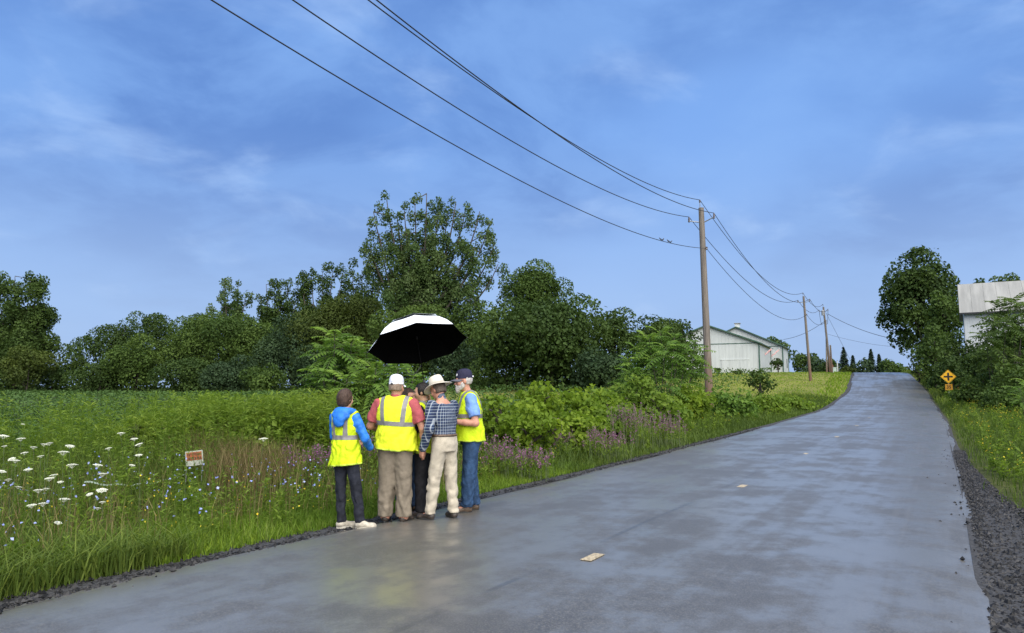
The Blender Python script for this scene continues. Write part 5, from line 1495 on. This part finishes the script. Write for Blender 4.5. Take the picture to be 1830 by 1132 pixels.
    F.cut(lambda X, Y, Zz: Zz - zc - 0.5 * (-(Y - ly(1.5)))).cut(lambda X, Y, Zz: np.minimum(Z(zt) - Zz, (0.165 * g * s + off + 0.045) - np.abs(X - lx(zt))))
    for key in 'RL':
        if cfg['sleeve'] == 'short':
            el = np.array(arms[key][0]) * s; dd = nrm(el - SH[key]); q = SH[key] + (el - SH[key]) * 0.74
            F.cut(lambda X, Y, Zz, dd=dd, q=q, S=SH[key]: np.minimum((X - q[0]) * dd[0] + (Y - q[1]) * dd[1] + (Zz - q[2]) * dd[2],
                  0.14 * s - np.sqrt((X - S[0] - np.clip((X - S[0]) * dd[0] + (Y - S[1]) * dd[1] + (Zz - S[2]) * dd[2], 0, 1) * dd[0]) ** 2 + (Y - S[1] - np.clip((X - S[0]) * dd[0] + (Y - S[1]) * dd[1] + (Zz - S[2]) * dd[2], 0, 1) * dd[1]) ** 2 + (Zz - S[2] - np.clip((X - S[0]) * dd[0] + (Y - S[1]) * dd[1] + (Zz - S[2]) * dd[2], 0, 1) * dd[2]) ** 2)))
    top = link(cfg.get('top_name', 'shirt'), F.mesh('top'), cfg['top_mat'], root)
    # ---- hi-vis vest
    if 'vest' in cfg:
        v = cfg['vest']; F = Field(0.0115); hem, hrx, hry = v['hem']
        rows = [(Z(hem), lx(hem) + v.get('hx', 0), ly(hem) + belly * .6, hrx * s, hry * s + belly * .5), (Z(1.05), lx(1.05), ly(1.05) + belly * .6, (hrx * .5 + .5 * .19 * g) * s, (hry * .5 + .5 * .15 * g) * s + belly * .5)] + torso(0.030, 1.12, 1.40, 1.02)
        rows += [(Z(1.455), lx(1.455), ly(1.455), 0.135 * g * s + 0.03, 0.085 * g * s + 0.028), (Z(1.50), lx(1.5), ly(1.5), 0.075 * s + 0.028, 0.07 * s + 0.02)]
        F.loft(rows, 0.02)
        for sd in (-1, 1):
            F.capsule((lx(1.46) + 0.06 * sd * s, ly(1.46), Z(1.462)), (lx(1.41) + 0.172 * g ** .6 * sd * s, ly(1.41), Z(1.430)), 0.050 * s + 0.012, 0.045 * s + 0.014, 0.04)
        ww = wrinkle(cfg['seed'] + 2, 0.0120, 15, 8)
        F.disp = lambda X, Y, Zz: ww(X, Y, Zz) * np.clip(1.3 - (Zz - Z(0.8)) / 0.7, 0.3, 1.3)
        F.cut(lambda X, Y, Zz: Z(hem) + v.get('slant', 0) * X - Zz)
        for key, sd in (('R', 1), ('L', -1)):
            el = np.array(arms[key][0]) * s; S = SH[key] + np.array([0.035 * sd * s, 0, -0.02 * s]); dd = (el - SH[key]); E2 = SH[key] + dd * 0.62 + np.array([0.03 * sd * s, 0, 0]); rr = 0.084 * s * ga ** .7
            def hole(X, Y, Zz, S=S, E2=E2, rr=rr):
                d = E2 - S; L2 = d @ d; t = np.clip(((X - S[0]) * d[0] + (Y - S[1]) * d[1] + (Zz - S[2]) * d[2]) / L2, 0, 1)
                return rr - np.sqrt((X - S[0] - t * d[0]) ** 2 + (Y - S[1] - t * d[1]) ** 2 + (Zz - S[2] - t * d[2]) ** 2)
            F.cut(hole)
        # hollow neck
        nb = np.array([lx(1.5), ly(1.5) + 0.02, Z(1.53)])
        F.cut(lambda X, Y, Zz: 0.078 * s - np.sqrt((X - nb[0]) ** 2 + (Y - nb[1]) ** 2 + ((Zz - nb[2]) * 0.8) ** 2))
        me = F.mesh('vest'); vo = link('vest', me, v.get('mat', M['vest']), root)
        z1 = Z(v['band']); z2 = z1 + 0.052; sl = v.get('bslant', 0.0); up = Vector((-sl, 0, 1)).normalized()
        bands = [[((0, 0, z1), -up), ((0, 0, z2), up)]]
        for sd in (-1, 1):
            b0, b1 = v.get('vx', (0.10, 0.12)); x0 = lx(1.2) + sd * b0 * s; x1 = lx(1.45) + sd * b1 * s
            nrm_ = Vector((Z(1.47) - z1, 0, -(x1 - x0))).normalized()
            bands.append([((0, 0, z2), -up), ((x0 - 0.026, 0, z1), -nrm_), ((x0 + 0.026, 0, z1), nrm_)])
        link('reflective_tape', tape_from(me, bands), M['tape'], vo)
        link('hem_piping', tape_from(me, [[((0, 0, Z(hem) + 0.018), Vector((-v.get('slant', 0), 0, 1)).normalized())]], 0.003), M['piping'], vo)
    # ---- shoes
    for key in 'RL':
        hp_, kn, an, toe = [np.array(v, float) * s for v in legs[key]]; t = nrm(toe * (1, 1, 0)); q = np.array([-t[1], t[0], 0]); L = cfg.get('shoe_len', 0.285) * s
        heel = np.array([an[0], an[1], 0]) - t * 0.062 * s
        F = Field(0.0090)
        F.capsule(heel + t * 0.035 + (0, 0, 0.050), heel + t * 0.09 + (0, 0, 0.062), 0.036, 0.036, 0.03).capsule(heel + t * 0.09 + (0, 0, 0.055), heel + t * (L - 0.06) + (0, 0, 0.036), 0.040, 0.030, 0.03)
        F.ell(heel + t * (L - 0.060) + (0, 0, 0.034), (0.046, 0.046, 0.034), 0.03)
        F.capsule(heel + t * 0.05 + (0, 0, 0.06), an + (0, 0, 0.005), 0.038, 0.040, 0.03)
        F.cut(lambda X, Y, Zz: 0.016 - Zz)
        sh = link('shoe', F.mesh('shoe'), cfg['shoe'], root)
        P = []
        for a_ in np.linspace(0, 2 * PI, 20, endpoint=False):
            c_, s_ = math.cos(a_), math.sin(a_); wv = 0.048 if c_ > 0 else 0.041
            P.append(heel + t * (L / 2 + c_ * (L / 2 - 0.002)) + q * s_ * wv * (1 - 0.12 * (abs(c_) < .3)))
        V = [(p[0], p[1], 0.004) for p in P] + [(p[0], p[1], 0.030) for p in P]
        MB().add(V, [tuple(range(19, -1, -1)), tuple(range(20, 40))] + [(i, (i + 1) % 20, 20 + (i + 1) % 20, 20 + i) for i in range(20)]).build('sole', cfg['sole'], sh)
    # ---- eyes
    for sd in (-1, 1):
        e = MB().lathe([(0.0, -1), (.6, -.8), (1, 0), (.6, .8), (0, 1)], 8).build('eye', M['eye'], root, smooth=True); e.scale = (0.012 * s,) * 3; e.location = hw((0.032 * sd, 0.080, 0.006))
    # ---- hair
    if 'hair' in cfg:
        hm_, low, front, big = cfg['hair']
        F = Field(0.0085)
        F.ell(hw((0, -0.016, 0.022)), np.array((0.086, 0.104, 0.106)) * s * big, 0.01, HR)
        if low < -0.05: F.ell(hw((0, -0.045, -0.040)), np.array((0.074, 0.062, 0.085)) * s * big, 0.03, HR)
        Hi = HR.T
        lc = lambda X, Y, Zz, i: (Hi[i, 0] * (X - hd[0]) + Hi[i, 1] * (Y - hd[1]) + Hi[i, 2] * (Zz - hd[2])) / s
        F.disp = wrinkle(cfg['seed'] + 5, 0.0025, 45, 30)
        F.cut(lambda X, Y, Zz: (low + 0.0 - lc(X, Y, Zz, 2)) * s)
        F.cut(lambda X, Y, Zz: np.minimum((lc(X, Y, Zz, 1) - front) * s, (0.070 - lc(X, Y, Zz, 2)) * s))
        link('hair', F.mesh('hair'), hm_, root)
    if 'ponytail' in cfg:
        MB().tube([hw(p) for p in ((0, -0.10, 0.0), (0, -0.115, -0.03), (0, -0.11, -0.08), (0, -0.10, -0.12))], [0.018, 0.024, 0.02, 0.006], 8).build('ponytail', cfg['hair'][0], root, smooth=True)
    HM = Matrix.Translation(Vector(hd)) @ Matrix(HR).to_4x4() @ Matrix.Scale(s, 4)
    return root, hw, HM, s


def mtx(o, Mx):
    o.matrix_local = Mx; return o


M['eye'] = simple('eye', (0.03, 0.025, 0.02), 0.2, 0.1)
SK = {'pale': skin_mat('skin_pale', (0.50, 0.30, 0.22)), 'ruddy': skin_mat('skin_ruddy', (0.46, 0.24, 0.17)), 'tan': skin_mat('skin_tan', (0.42, 0.25, 0.17)), 'warm': skin_mat('skin_warm', (0.44, 0.24, 0.17))}
LEG = lambda xk=0.09, yk=0.01, xa=0.10, ya=0.0, tx=0.15, ty=1.0, ya2=None: None


def legs(w=0.10, toe_r=(0.2, 1, 0), toe_l=(-0.2, 1, 0), dr=(0, 0), dl=(0, 0), bend=0.015):
    return {'R': ((0.085, 0, 0.88), (w * 0.5 + 0.045 + dr[0] * .5, bend + dr[1] * .5, 0.48), (w + dr[0], dr[1], 0.085), toe_r),
            'L': ((-0.085, 0, 0.88), (-w * 0.5 - 0.045 + dl[0] * .5, bend + dl[1] * .5, 0.48), (-w + dl[0], dl[1], 0.085), toe_l)}


def cap(HM, parent, mat, vmat, tilt=0.0, band=None, name='cap'):
    mb = MB(); n = 28
    prof = [(1.0, 0.0), (1.0, 0.03), (0.985, 0.055), (0.90, 0.085), (0.72, 0.108), (0.45, 0.120), (0.18, 0.125), (0.0, 0.126)]
    V, Fq = [], []
    for r_, z_ in prof:
        for j in range(n):
            a_ = j * 2 * PI / n; V.append((0.084 * r_ * math.cos(a_), -0.014 + 0.106 * r_ * math.sin(a_), z_))
    for i in range(len(prof) - 1):
        for j in range(n): Fq.append((i * n + j, i * n + (j + 1) % n, (i + 1) * n + (j + 1) % n, (i + 1) * n + j))
    T = HM @ Matrix.Translation((0, 0, 0.030)) @ Matrix.Rotation(tilt, 4, 'X')
    c = mtx(MB().add(V, Fq).build(name, mat, parent, smooth=True), T)
    V = []
    m_ = 13
    for i in range(m_):
        a_ = PI * (0.10 + 0.80 * i / (m_ - 1))
        x_, y_ = 0.084 * math.cos(a_), -0.014 + 0.104 * math.sin(a_)
        f_ = math.sin(a_) ** 0.8
        for r_ in (0, 1):
            xx_, yy_ = x_ * (1 + 0.02 * r_), y_ + 0.078 * f_ * r_
            zz = 0.006 - 0.016 * r_ - 0.022 * (x_ / 0.084) ** 2
            V += [(xx_, yy_, zz), (xx_, yy_, zz - 0.004)]
    Fq = []
    for i in range(m_ - 1):
        a0, b0 = 4 * i, 4 * i + 4
        Fq += [(a0, b0, b0 + 2, a0 + 2), (a0 + 1, a0 + 3, b0 + 3, b0 + 1), (a0 + 2, b0 + 2, b0 + 3, a0 + 3)]
    v = MB().add(V, Fq).build('visor', vmat, c, smooth=False)
    if band:
        ring = []
        for j in range(n + 1):
            a_ = j * 2 * PI / n; ring.append((0.0855 * math.cos(a_), -0.014 + 0.1075 * math.sin(a_)))
        V = [(x_, y_, z_) for x_, y_ in ring for z_ in (0.0, 0.026)]
        MB().add(V, [(2 * i, 2 * i + 2, 2 * i + 3, 2 * i + 1) for i in range(n)]).build('band', band, c, smooth=True)
    return c


M['navy_cap'] = cloth('navy_cotton', (0.022, 0.022, 0.050), 0.8, 0.15)
M['grey_visor'] = cloth('grey_visor', (0.10, 0.105, 0.13), 0.7, 0.15)
t_ = NT('white_mesh_cap'); br_ = t_.noise(140, 1)
t_.set('Base Color', t_.mix(t_.mr(br_, .45, .6), (0.50, 0.52, 0.62), (0.66, 0.68, 0.76))).set('Roughness', .8).bump(br_, .5, .003); M['mesh_cap'] = t_.m
M['white_cotton'] = cloth('white_cotton', (0.74, 0.76, 0.80), 0.8, 0.05)

# -- person in the blue hooded jacket
r, hw, HM, s = person((-2.00, 9.03), (0.42, 0.91), 1.64, 'person in blue hooded jacket, lime vest and dark jeans, facing the group', dict(
    seed=1, z=rz(9.03) - 0.035, side=-0.06, girth=0.84, arm=0.82, head=(-0.12, -0.06, 0), skin=SK['pale'], trouser_mat=cloth('dark_denim', (0.012, 0.014, 0.022), 0.8, 0.4), trouser=(0.090, 0.064, 0.055), waist=1.04,
    top_mat=cloth('blue_rain_shell', (0.020, 0.150, 0.560), 0.45, 0.2, 10, 0.6, 12), sleeve='long', sleeve_off=0.018, top_off=0.016, top_hem=0.96, top_name='jacket',
    arms={'R': ((0.255, 0.05, 1.14), (0.20, 0.24, 1.00), (-0.4, 0.8, -0.2), (-1, 0, 0), 0.6), 'L': ((-0.25, 0.07, 1.14), (-0.12, 0.27, 1.05), (0.5, 0.8, 0), (1, 0, 0), 0.6)},
    legs=legs(0.115, (0.85, 0.5, 0), (0.6, 0.8, 0), (0.105, 0.03), (0.085, -0.03)), shoe=M['shoe_white'], sole=M['sole_light'], hair=(cloth('brown_hair', (0.050, 0.030, 0.022), 0.55, 0.35, 40, 0.5, 70), -0.10, 0.045, 1.09),
    vest=dict(hem=(0.79, 0.205, 0.172), band=1.12, vx=(0.085, 0.095), slant=0.10)))
F = Field(0.009)          # hood lying on the back
F.ell((0, -0.125 * s, 1.435 * s), (0.135 * s, 0.060 * s, 0.085 * s), 0.03).ell((0, -0.165 * s, 1.36 * s), (0.085 * s, 0.040 * s, 0.085 * s), 0.04)
for a_ in np.linspace(-2.3, 2.3, 11): F.ell((0.112 * math.sin(a_) * s, (-0.022 - 0.090 * math.cos(a_)) * s, (1.475 + 0.02 * math.cos(a_)) * s), (0.038 * s, 0.038 * s, 0.036 * s), 0.03)
F.disp = wrinkle(77, 0.004, 30, 30)
link('hood', F.mesh('hood'), bpy.data.materials['blue_rain_shell'], r)

# -- big man in the white cap
r, hw, HM, s = person((-1.45, 9.32), (0.12, 0.99), 1.80, 'big man in white mesh cap, lime vest over red shirt and khaki trousers', dict(
    seed=11, z=rz(9.3) - 0.02, girth=1.16, arm=1.12, belly=0.04, head=(-0.25, -0.12, 0), head_dz=-0.015, skin=SK['ruddy'], trouser_mat=cloth('khaki_cotton', (0.165, 0.140, 0.108), 0.85, 0.15, 9, 0.5, 14), trouser=(0.128, 0.100, 0.088), waist=1.0, leg_girth=1.0,
    top_mat=cloth('faded_red_cotton', (0.33, 0.075, 0.085), 0.85, 0.15), sleeve='short', sleeve_off=0.022,
    arms={'R': ((0.33, 0.02, 1.12), (0.325, 0.13, 0.88), (0.0, 0.3, -1), (-1, 0, 0), 0.5), 'L': ((-0.335, 0.05, 1.14), (-0.26, 0.28, 1.10), (0.3, 0.9, 0.1), (1, 0, 0), 0.7)},
    legs=legs(0.115, (0.25, 1, 0), (-0.12, 1, 0)), shoe=M['shoe_dark'], sole=M['sole_dark'], hair=(cloth('cropped_grey_hair', (0.20, 0.15, 0.115), 0.8, 0.3, 50, 0.4, 120), -0.055, -0.005, 0.985),
    vest=dict(hem=(0.86, 0.265, 0.195), band=1.155, vx=(0.115, 0.145), slant=-0.10, bslant=-0.06, mat=M['vest2'])))
c = cap(HM, r, M['mesh_cap'], M['white_cotton'], 0.10, M['white_cotton'])
MB().box((0, -0.118, 0.066), (0.020, 0.008, 0.062)).build('back_strip', M['white_cotton'], c)
MB().prism([(-0.022, -0.004), (0.022, -0.004), (0.0, 0.020)], -0.1255, -0.1235).build('strap_gap', M['dark'], c)

# -- person hidden behind, in jeans, hand at the face
r, hw, HM, s = person((-1.40, 10.02), (0.75, -0.66), 1.63, 'half hidden person in green sleeves and orange yellow vest behind the white capped man', dict(
    seed=21, z=rz(9.9) - 0.01, girth=1.0, head=(0.2, -0.1, 0), skin=SK['warm'], trouser_mat=cloth('worn_denim_a', (0.030, 0.060, 0.125), 0.85, 0.3), trouser=(0.11, 0.085, 0.076), waist=1.03,
    top_mat=cloth('green_fleece', (0.030, 0.100, 0.060), 0.9, 0.2), sleeve='long', top_name='jacket',
    arms={'R': ((0.26, 0.12, 1.18), (0.12, 0.24, 1.40), (-0.4, -0.2, 0.9), (0, -1, 0), 0.9), 'L': ((-0.27, 0.06, 1.16), (-0.18, 0.26, 1.32), (0.3, -0.2, 0.95), (0, -1, 0), 0.9)},
    legs=legs(0.10), shoe=M['shoe_brown'], sole=M['sole_dark'], hair=(cloth('dark_brown_hair', (0.035, 0.022, 0.016), 0.6, 0.3, 40), -0.06, 0.03, 1.03),
    vest=dict(hem=(0.82, 0.21, 0.165), band=1.14, mat=cloth('hi_vis_orange_yellow', (0.85, 0.50, 0.02), 0.7, 0.1))))
ph = MB().box((0, 0, 0), (0.075, 0.012, 0.15)).build('phone', M['dark'], None); ph.location = tuple(np.array(r.matrix_basis @ Vector((-0.04 * s, 0.235 * s, 1.50 * s))))
ph.rotation_euler = (0.3, 0, r.rotation_euler.z); tag(ph, 'dark phone held up by the half hidden person', 'phone')

# -- man holding the umbrella
UC = at(747, 616, 10.0); US = 10.0 / 9.3
e1 = np.array([0.608, 0.093, 0.098]) * US; e2 = np.array([0.053, -0.580, 0.221]) * US
UA = nrm(np.array([-0.077, 0.129, 0.358])); UR = np.linalg.norm(e1)
grip = UC - UA * 0.62
p4 = np.array([-1.125, 9.66]); f4 = nrm(np.array([-0.92, 0.30])); rz4 = math.atan2(-f4[0], f4[1]); s4 = 1.70 / 1.75
gl = grip - np.array([p4[0], p4[1], rz(9.68)]); c_, s_ = math.cos(-rz4), math.sin(-rz4)
gloc = np.array([gl[0] * c_ - gl[1] * s_, gl[0] * s_ + gl[1] * c_, gl[2]]) / s4
ul = UA; uloc = np.array([ul[0] * c_ - ul[1] * s_, ul[0] * s_ + ul[1] * c_, ul[2]])
shR = np.array([0.188, 0, 1.405])
wr4 = gloc - 0.075 * nrm(gloc - shR) + np.array([0.02, -0.02, -0.03])
mid = (shR + wr4) / 2; el4 = mid + np.array([0.17, 0.08, -0.12])
r, hw, HM, s = person(p4, f4, 1.70, 'man with black hair in black clothes and lime vest, holding up the umbrella', dict(
    seed=31, z=rz(9.68) - 0.01, girth=0.95, head=(0.28, -0.10, 0), head_fwd=0.03, skin=SK['tan'], trouser_mat=cloth('black_twill', (0.012, 0.012, 0.015), 0.85, 0.3), trouser=(0.10, 0.075, 0.066), waist=1.04,
    top_mat=cloth('black_softshell', (0.010, 0.010, 0.012), 0.8, 0.3), sleeve='long', top_name='jacket',
    arms={'R': (el4, wr4, nrm(gloc - wr4) + uloc * 0.1, np.cross(nrm(gloc - wr4), uloc) * -1.0, 1.5), 'L': ((-0.275, 0.04, 1.13), (-0.20, 0.24, 1.02), (0.4, 0.8, -0.1), (1, 0, 0), 0.7)},
    legs=legs(0.10), shoe=M['shoe_dark'], sole=M['sole_dark'], hair=(cloth('black_hair', (0.012, 0.010, 0.010), 0.5, 0.2, 40, 0.5, 80), -0.045, 0.045, 1.05),
    vest=dict(hem=(0.84, 0.205, 0.16), band=1.12)))

# -- man in the brimmed hat
r, hw, HM, s = person((-0.845, 9.38), (-0.72, 0.69), 1.76, 'man in cream brimmed hat, blue plaid shirt and beige trousers, seen from behind', dict(
    seed=41, z=rz(9.38), collar=1.60, girth=0.95, lean=0.10, head=(0.15, -0.42, 0.0), head_fwd=0.05, head_dz=-0.035, skin=SK['ruddy'], trouser_mat=cloth('beige_cotton', (0.40, 0.36, 0.29), 0.85, 0.10, 9, 0.5, 14), trouser=(0.097, 0.074, 0.060), waist=1.05, belt=True,
    top_mat=plaid(), sleeve='long', sleeve_off=0.018, top_hem=1.03,
    arms={'R': ((0.26, 0.16, 1.18), (0.12, 0.34, 1.12), (-0.3, 0.9, 0.1), (-1, 0, 0), 0.7), 'L': ((-0.27, -0.02, 1.12), (-0.265, 0.10, 0.88), (0.0, 0.35, -1), (1, 0, 0), 0.7)},
    legs=legs(0.115, (0.35, 1, 0), (-0.15, 1, 0), (0.03, -0.02), (-0.02, 0.10)), shoe=M['shoe_dark'], sole=M['sole_dark'], hair=(cloth('grey_brown_hair', (0.09, 0.07, 0.055), 0.7, 0.3, 40), -0.06, 0.0, 1.0)))
M['hat'] = cloth('cream_canvas', (0.58, 0.54, 0.46), 0.85, 0.06, 8, 0.2)
M['hat_band'] = cloth('hat_band', (0.38, 0.35, 0.30), 0.85, 0.06)
hat = mtx(MB().lathe([(0.098, 0.0), (0.094, 0.05), (0.086, 0.095), (0.074, 0.118), (0.05, 0.124), (0.0, 0.120)], 28).build('hat', M['hat'], r, smooth=True), HM @ Matrix.Translation((0, -0.012, 0.055)) @ Matrix.Diagonal((0.93, 1.08, 1.0, 1.0)))
brim, bF, nb = [], [], 36
for i_, (rr_, dz) in enumerate(((0.094, 0.004), (0.13, -0.004), (0.165, -0.016), (0.178, -0.024))):
    for sgn in (0, -0.005):
        for j in range(nb):
            a_ = j * 2 * PI / nb; brim.append((rr_ * math.cos(a_), rr_ * math.sin(a_) * 1.02, dz + sgn - 0.016 * (rr_ - .094) / .08 * math.cos(2 * a_) * -1))
for i_ in range(3):
    for sg in (0, 1):
        for j in range(nb):
            a0 = (2 * i_ + sg) * nb; b0 = (2 * i_ + 2 + sg) * nb; bF.append((a0 + j, a0 + (j + 1) % nb, b0 + (j + 1) % nb, b0 + j))
for j in range(nb): bF.append((6 * nb + j, 6 * nb + (j + 1) % nb, 7 * nb + (j + 1) % nb, 7 * nb + j))
MB().add(brim, bF).build('brim', M['hat'], hat, smooth=True)
MB().lathe([(0.0985, 0.004), (0.0975, 0.026)], 28).build('hat_ribbon', M['hat_band'], hat, smooth=True)

# -- bearded man on the right of the group
r, hw, HM, s = person((-0.55, 10.0), (-0.97, -0.16), 1.85, 'white bearded man in navy cap, lime vest and blue jeans, holding a phone', dict(
    seed=51, z=rz(10.0), girth=1.04, arm=1.04, belly=0.035, lean=0.05, head=(0.0, -0.10, 0), head_fwd=0.045, skin=SK['ruddy'], trouser_mat=cloth('blue_denim', (0.022, 0.052, 0.115), 0.85, 0.35, 7), trouser=(0.106, 0.082, 0.072), waist=1.0,
    top_mat=cloth('light_blue_cotton', (0.14, 0.26, 0.56), 0.85, 0.10), sleeve='short', sleeve_off=0.022, top_hem=0.95,
    arms={'L': ((-0.275, -0.03, 1.11), (-0.20, 0.27, 1.135), (0.35, 0.9, 0.08), (0.5, 0, 0.8), 0.8), 'R': ((0.26, 0.03, 1.12), (0.10, 0.28, 1.15), (-0.35, 0.9, 0.1), (-0.5, 0, 0.8), 0.8)},
    legs=legs(0.09, (0.15, 1, 0), (-0.1, 1, 0), (0, -0.06), (0, 0.05)), shoe=M['shoe_brown'], sole=M['sole_dark'], shoe_len=0.30, hair=(cloth('white_hair', (0.42, 0.40, 0.38), 0.7, 0.2, 40, 0.5, 80), -0.05, -0.02, 0.985),
    vest=dict(hem=(0.88, 0.225, 0.19), band=1.17, vx=(0.10, 0.12))))
c = cap(HM, r, M['navy_cap'], M['grey_visor'], 0.0)
bg = MB().lathe([(0.0, 0.0), (0.017, 0.0), (0.015, 0.003), (0.0, 0.003)], 14).build('badge', M['white_cotton'], c, smooth=False); bg.location = (-0.030, 0.082, 0.052); bg.rotation_euler = Vector((-0.35, 0.92, 0.15)).to_track_quat('Z', 'Y').to_euler()
st_ = MB().box((0, 0, 0), (0.035, 0.012, 0.018)).build('back_strap', M['white_cotton'], c); st_.location = (0, -0.124, 0.018)
F = Field(0.0085)         # beard
Hl = np.array(HM)[:3, :3] / s
for v_, r_ in (((0, 0.078, -0.092), (0.044, 0.036, 0.048)), ((0.036, 0.046, -0.072), (0.028, 0.042, 0.040)), ((-0.036, 0.046, -0.072), (0.028, 0.042, 0.040)), ((0, 0.103, -0.050), (0.034, 0.014, 0.011)), ((0.062, 0.022, -0.048), (0.016, 0.030, 0.042)), ((-0.062, 0.022, -0.048), (0.016, 0.030, 0.042)), ((0, 0.085, -0.125), (0.034, 0.028, 0.030))):
    F.ell(hw(v_), np.array(r_) * s, 0.015, Hl)
F.disp = wrinkle(99, 0.003, 60, 40)
link('beard', F.mesh('beard'), bpy.data.materials['white_hair'], r)
gls = MB()
for sd in (-1, 1):
    gls.tube([hw((0.034 * sd + 0.024 * math.cos(a_), 0.100 - 0.012 * abs(math.cos(a_)) * (0.5), 0.006 + 0.018 * math.sin(a_))) for a_ in np.linspace(0, 2 * PI, 13)], 0.0018, 5, cap=False)
    gls.tube([hw((0.058 * sd, 0.096, 0.012)), hw((0.078 * sd, 0.04, 0.012)), hw((0.080 * sd, -0.01, 0.008))], 0.0022, 5)
gls.tube([hw((-0.010, 0.102, 0.008)), hw((0.010, 0.102, 0.008))], 0.002, 5).build('spectacles', M['dark'], r)
wv = np.array((-0.205, 0.245, 1.1335)) * s; ax_ = nrm(np.array((0.075, 0.30, 0.025))); a1_ = nrm(np.cross(ax_, (0, 0, 1))); b1_ = np.cross(ax_, a1_)
MB().tube([wv + 0.033 * (a1_ * math.cos(t) + b1_ * math.sin(t)) for t in np.linspace(0, 2 * PI, 17)], 0.010, 6, cap=False).build('wristband', M['dark'], r, smooth=True)
phn = MB().box((0, 0, 0), (0.072, 0.15, 0.010)).build('phone', M['dark'], None); phn.location = tuple(r.matrix_basis @ Vector((-0.05 * s, 0.40 * s, 1.175 * s))); phn.rotation_euler = (0.35, 0.0, r.rotation_euler.z + 0.1)
tag(phn, 'phone held in front of the bearded man', 'phone')
scn = MB().box((0, 0, 0.0056), (0.064, 0.138, 0.001)).build('screen', simple('phone_screen', (0.45, 0.5, 0.55), 0.1, 0.05), phn)

# ------------------------------------------------------------------ umbrella
um = empty('umbrella', tuple(UC - UA * 0.75)); tag(um, 'large silver topped black umbrella held over the group', 'umbrella')
M['silver'] = simple('silver_canopy', (0.82, 0.86, 0.90), 0.38, 0.04, 3)
M['black_cloth'] = simple('black_lining', (0.0022, 0.0022, 0.0026), 1.0, 0.1, spec=0.05)
o_ = UC - UA * 0.75
prof = [(1.0, 0.0), (0.86, 0.105), (0.68, 0.20), (0.46, 0.275), (0.22, 0.325), (0.03, 0.345)]
vent = [(0.60, 0.252), (0.38, 0.318), (0.18, 0.352), (0.0, 0.360)]
CL = UC - o_


def rim(k, r_, hgt): a_ = k * PI / 4; return CL + (e1 * math.cos(a_) + e2 * math.sin(a_)) * r_ + UA * hgt * US


for k in range(8):
    for nm, pf, mt, lift in (('canopy_panel', prof, 'silver', 0.003), ('lining_panel', prof, 'black_cloth', -0.004), ('vent_panel', vent, 'silver', 0.006)):
        V, Fq = [], []
        nn = 7
        for i, (r_, z_) in enumerate(pf):
            for j in range(nn):
                t = j / (nn - 1); sag = 4 * t * (1 - t)
                rr_ = r_ * (1 - 0.012 * sag * (i == 0)); dz_ = 0.010 * sag * (r_ if i else 0.0); p = rim(k, rr_, z_ - dz_) * (1 - t) + rim(k + 1, rr_, z_ - dz_) * t
                V.append(p + UA * lift)
        for i in range(len(pf) - 1):
            for j in range(nn - 1): Fq.append((i * nn + j, i * nn + j + 1, (i + 1) * nn + j + 1, (i + 1) * nn + j))
        MB().add(V, Fq).build(nm, M[mt], um, smooth=False)
    MB().tube([rim(k, r_, z_ - 0.012) for r_, z_ in prof], 0.0035, 5).build('rib', M['black_cloth'], um)
    MB().tube([rim(k, 0.55, 0.228), CL + UA * 0.10 * US], 0.003, 5).build('strut', M['black_cloth'], um)
    tipp = rim(k, 1.0, 0.0); MB().tube([tipp, tipp + nrm(tipp - CL) * 0.016 - UA * 0.008], 0.005, 5).build('rib_tip', M['dark'], um)
MB().tube([CL + UA * 0.40 * US, CL - UA * 0.56], 0.007, 8).build('shaft', M['black_cloth'], um)
MB().tube([CL + UA * 0.36 * US, CL + UA * 0.43 * US], [0.012, 0.005], 8).build('ferrule', M['dark'], um)
hdl = [CL - UA * (0.52 + 0.02 * i) for i in range(11)]
MB().tube(hdl, [0.012, 0.014, 0.0145, 0.014, 0.0145, 0.014, 0.0145, 0.014, 0.0145, 0.015, 0.012], 10).build('handle', M['sole_dark'], um, smooth=True)
MB().tube([CL + UA * 0.08, CL + UA * 0.12], 0.014, 8).build('runner', M['dark'], um)
# wrist strap trailing from the rim
MB().tube(curve3(CL - UA * 0.30, CL - UA * 0.34 + np.array([-0.22, 0.02, -0.03]), (0, 0, -0.10), 8), 0.006, 5).build('tie_strap', M['dark'], um)
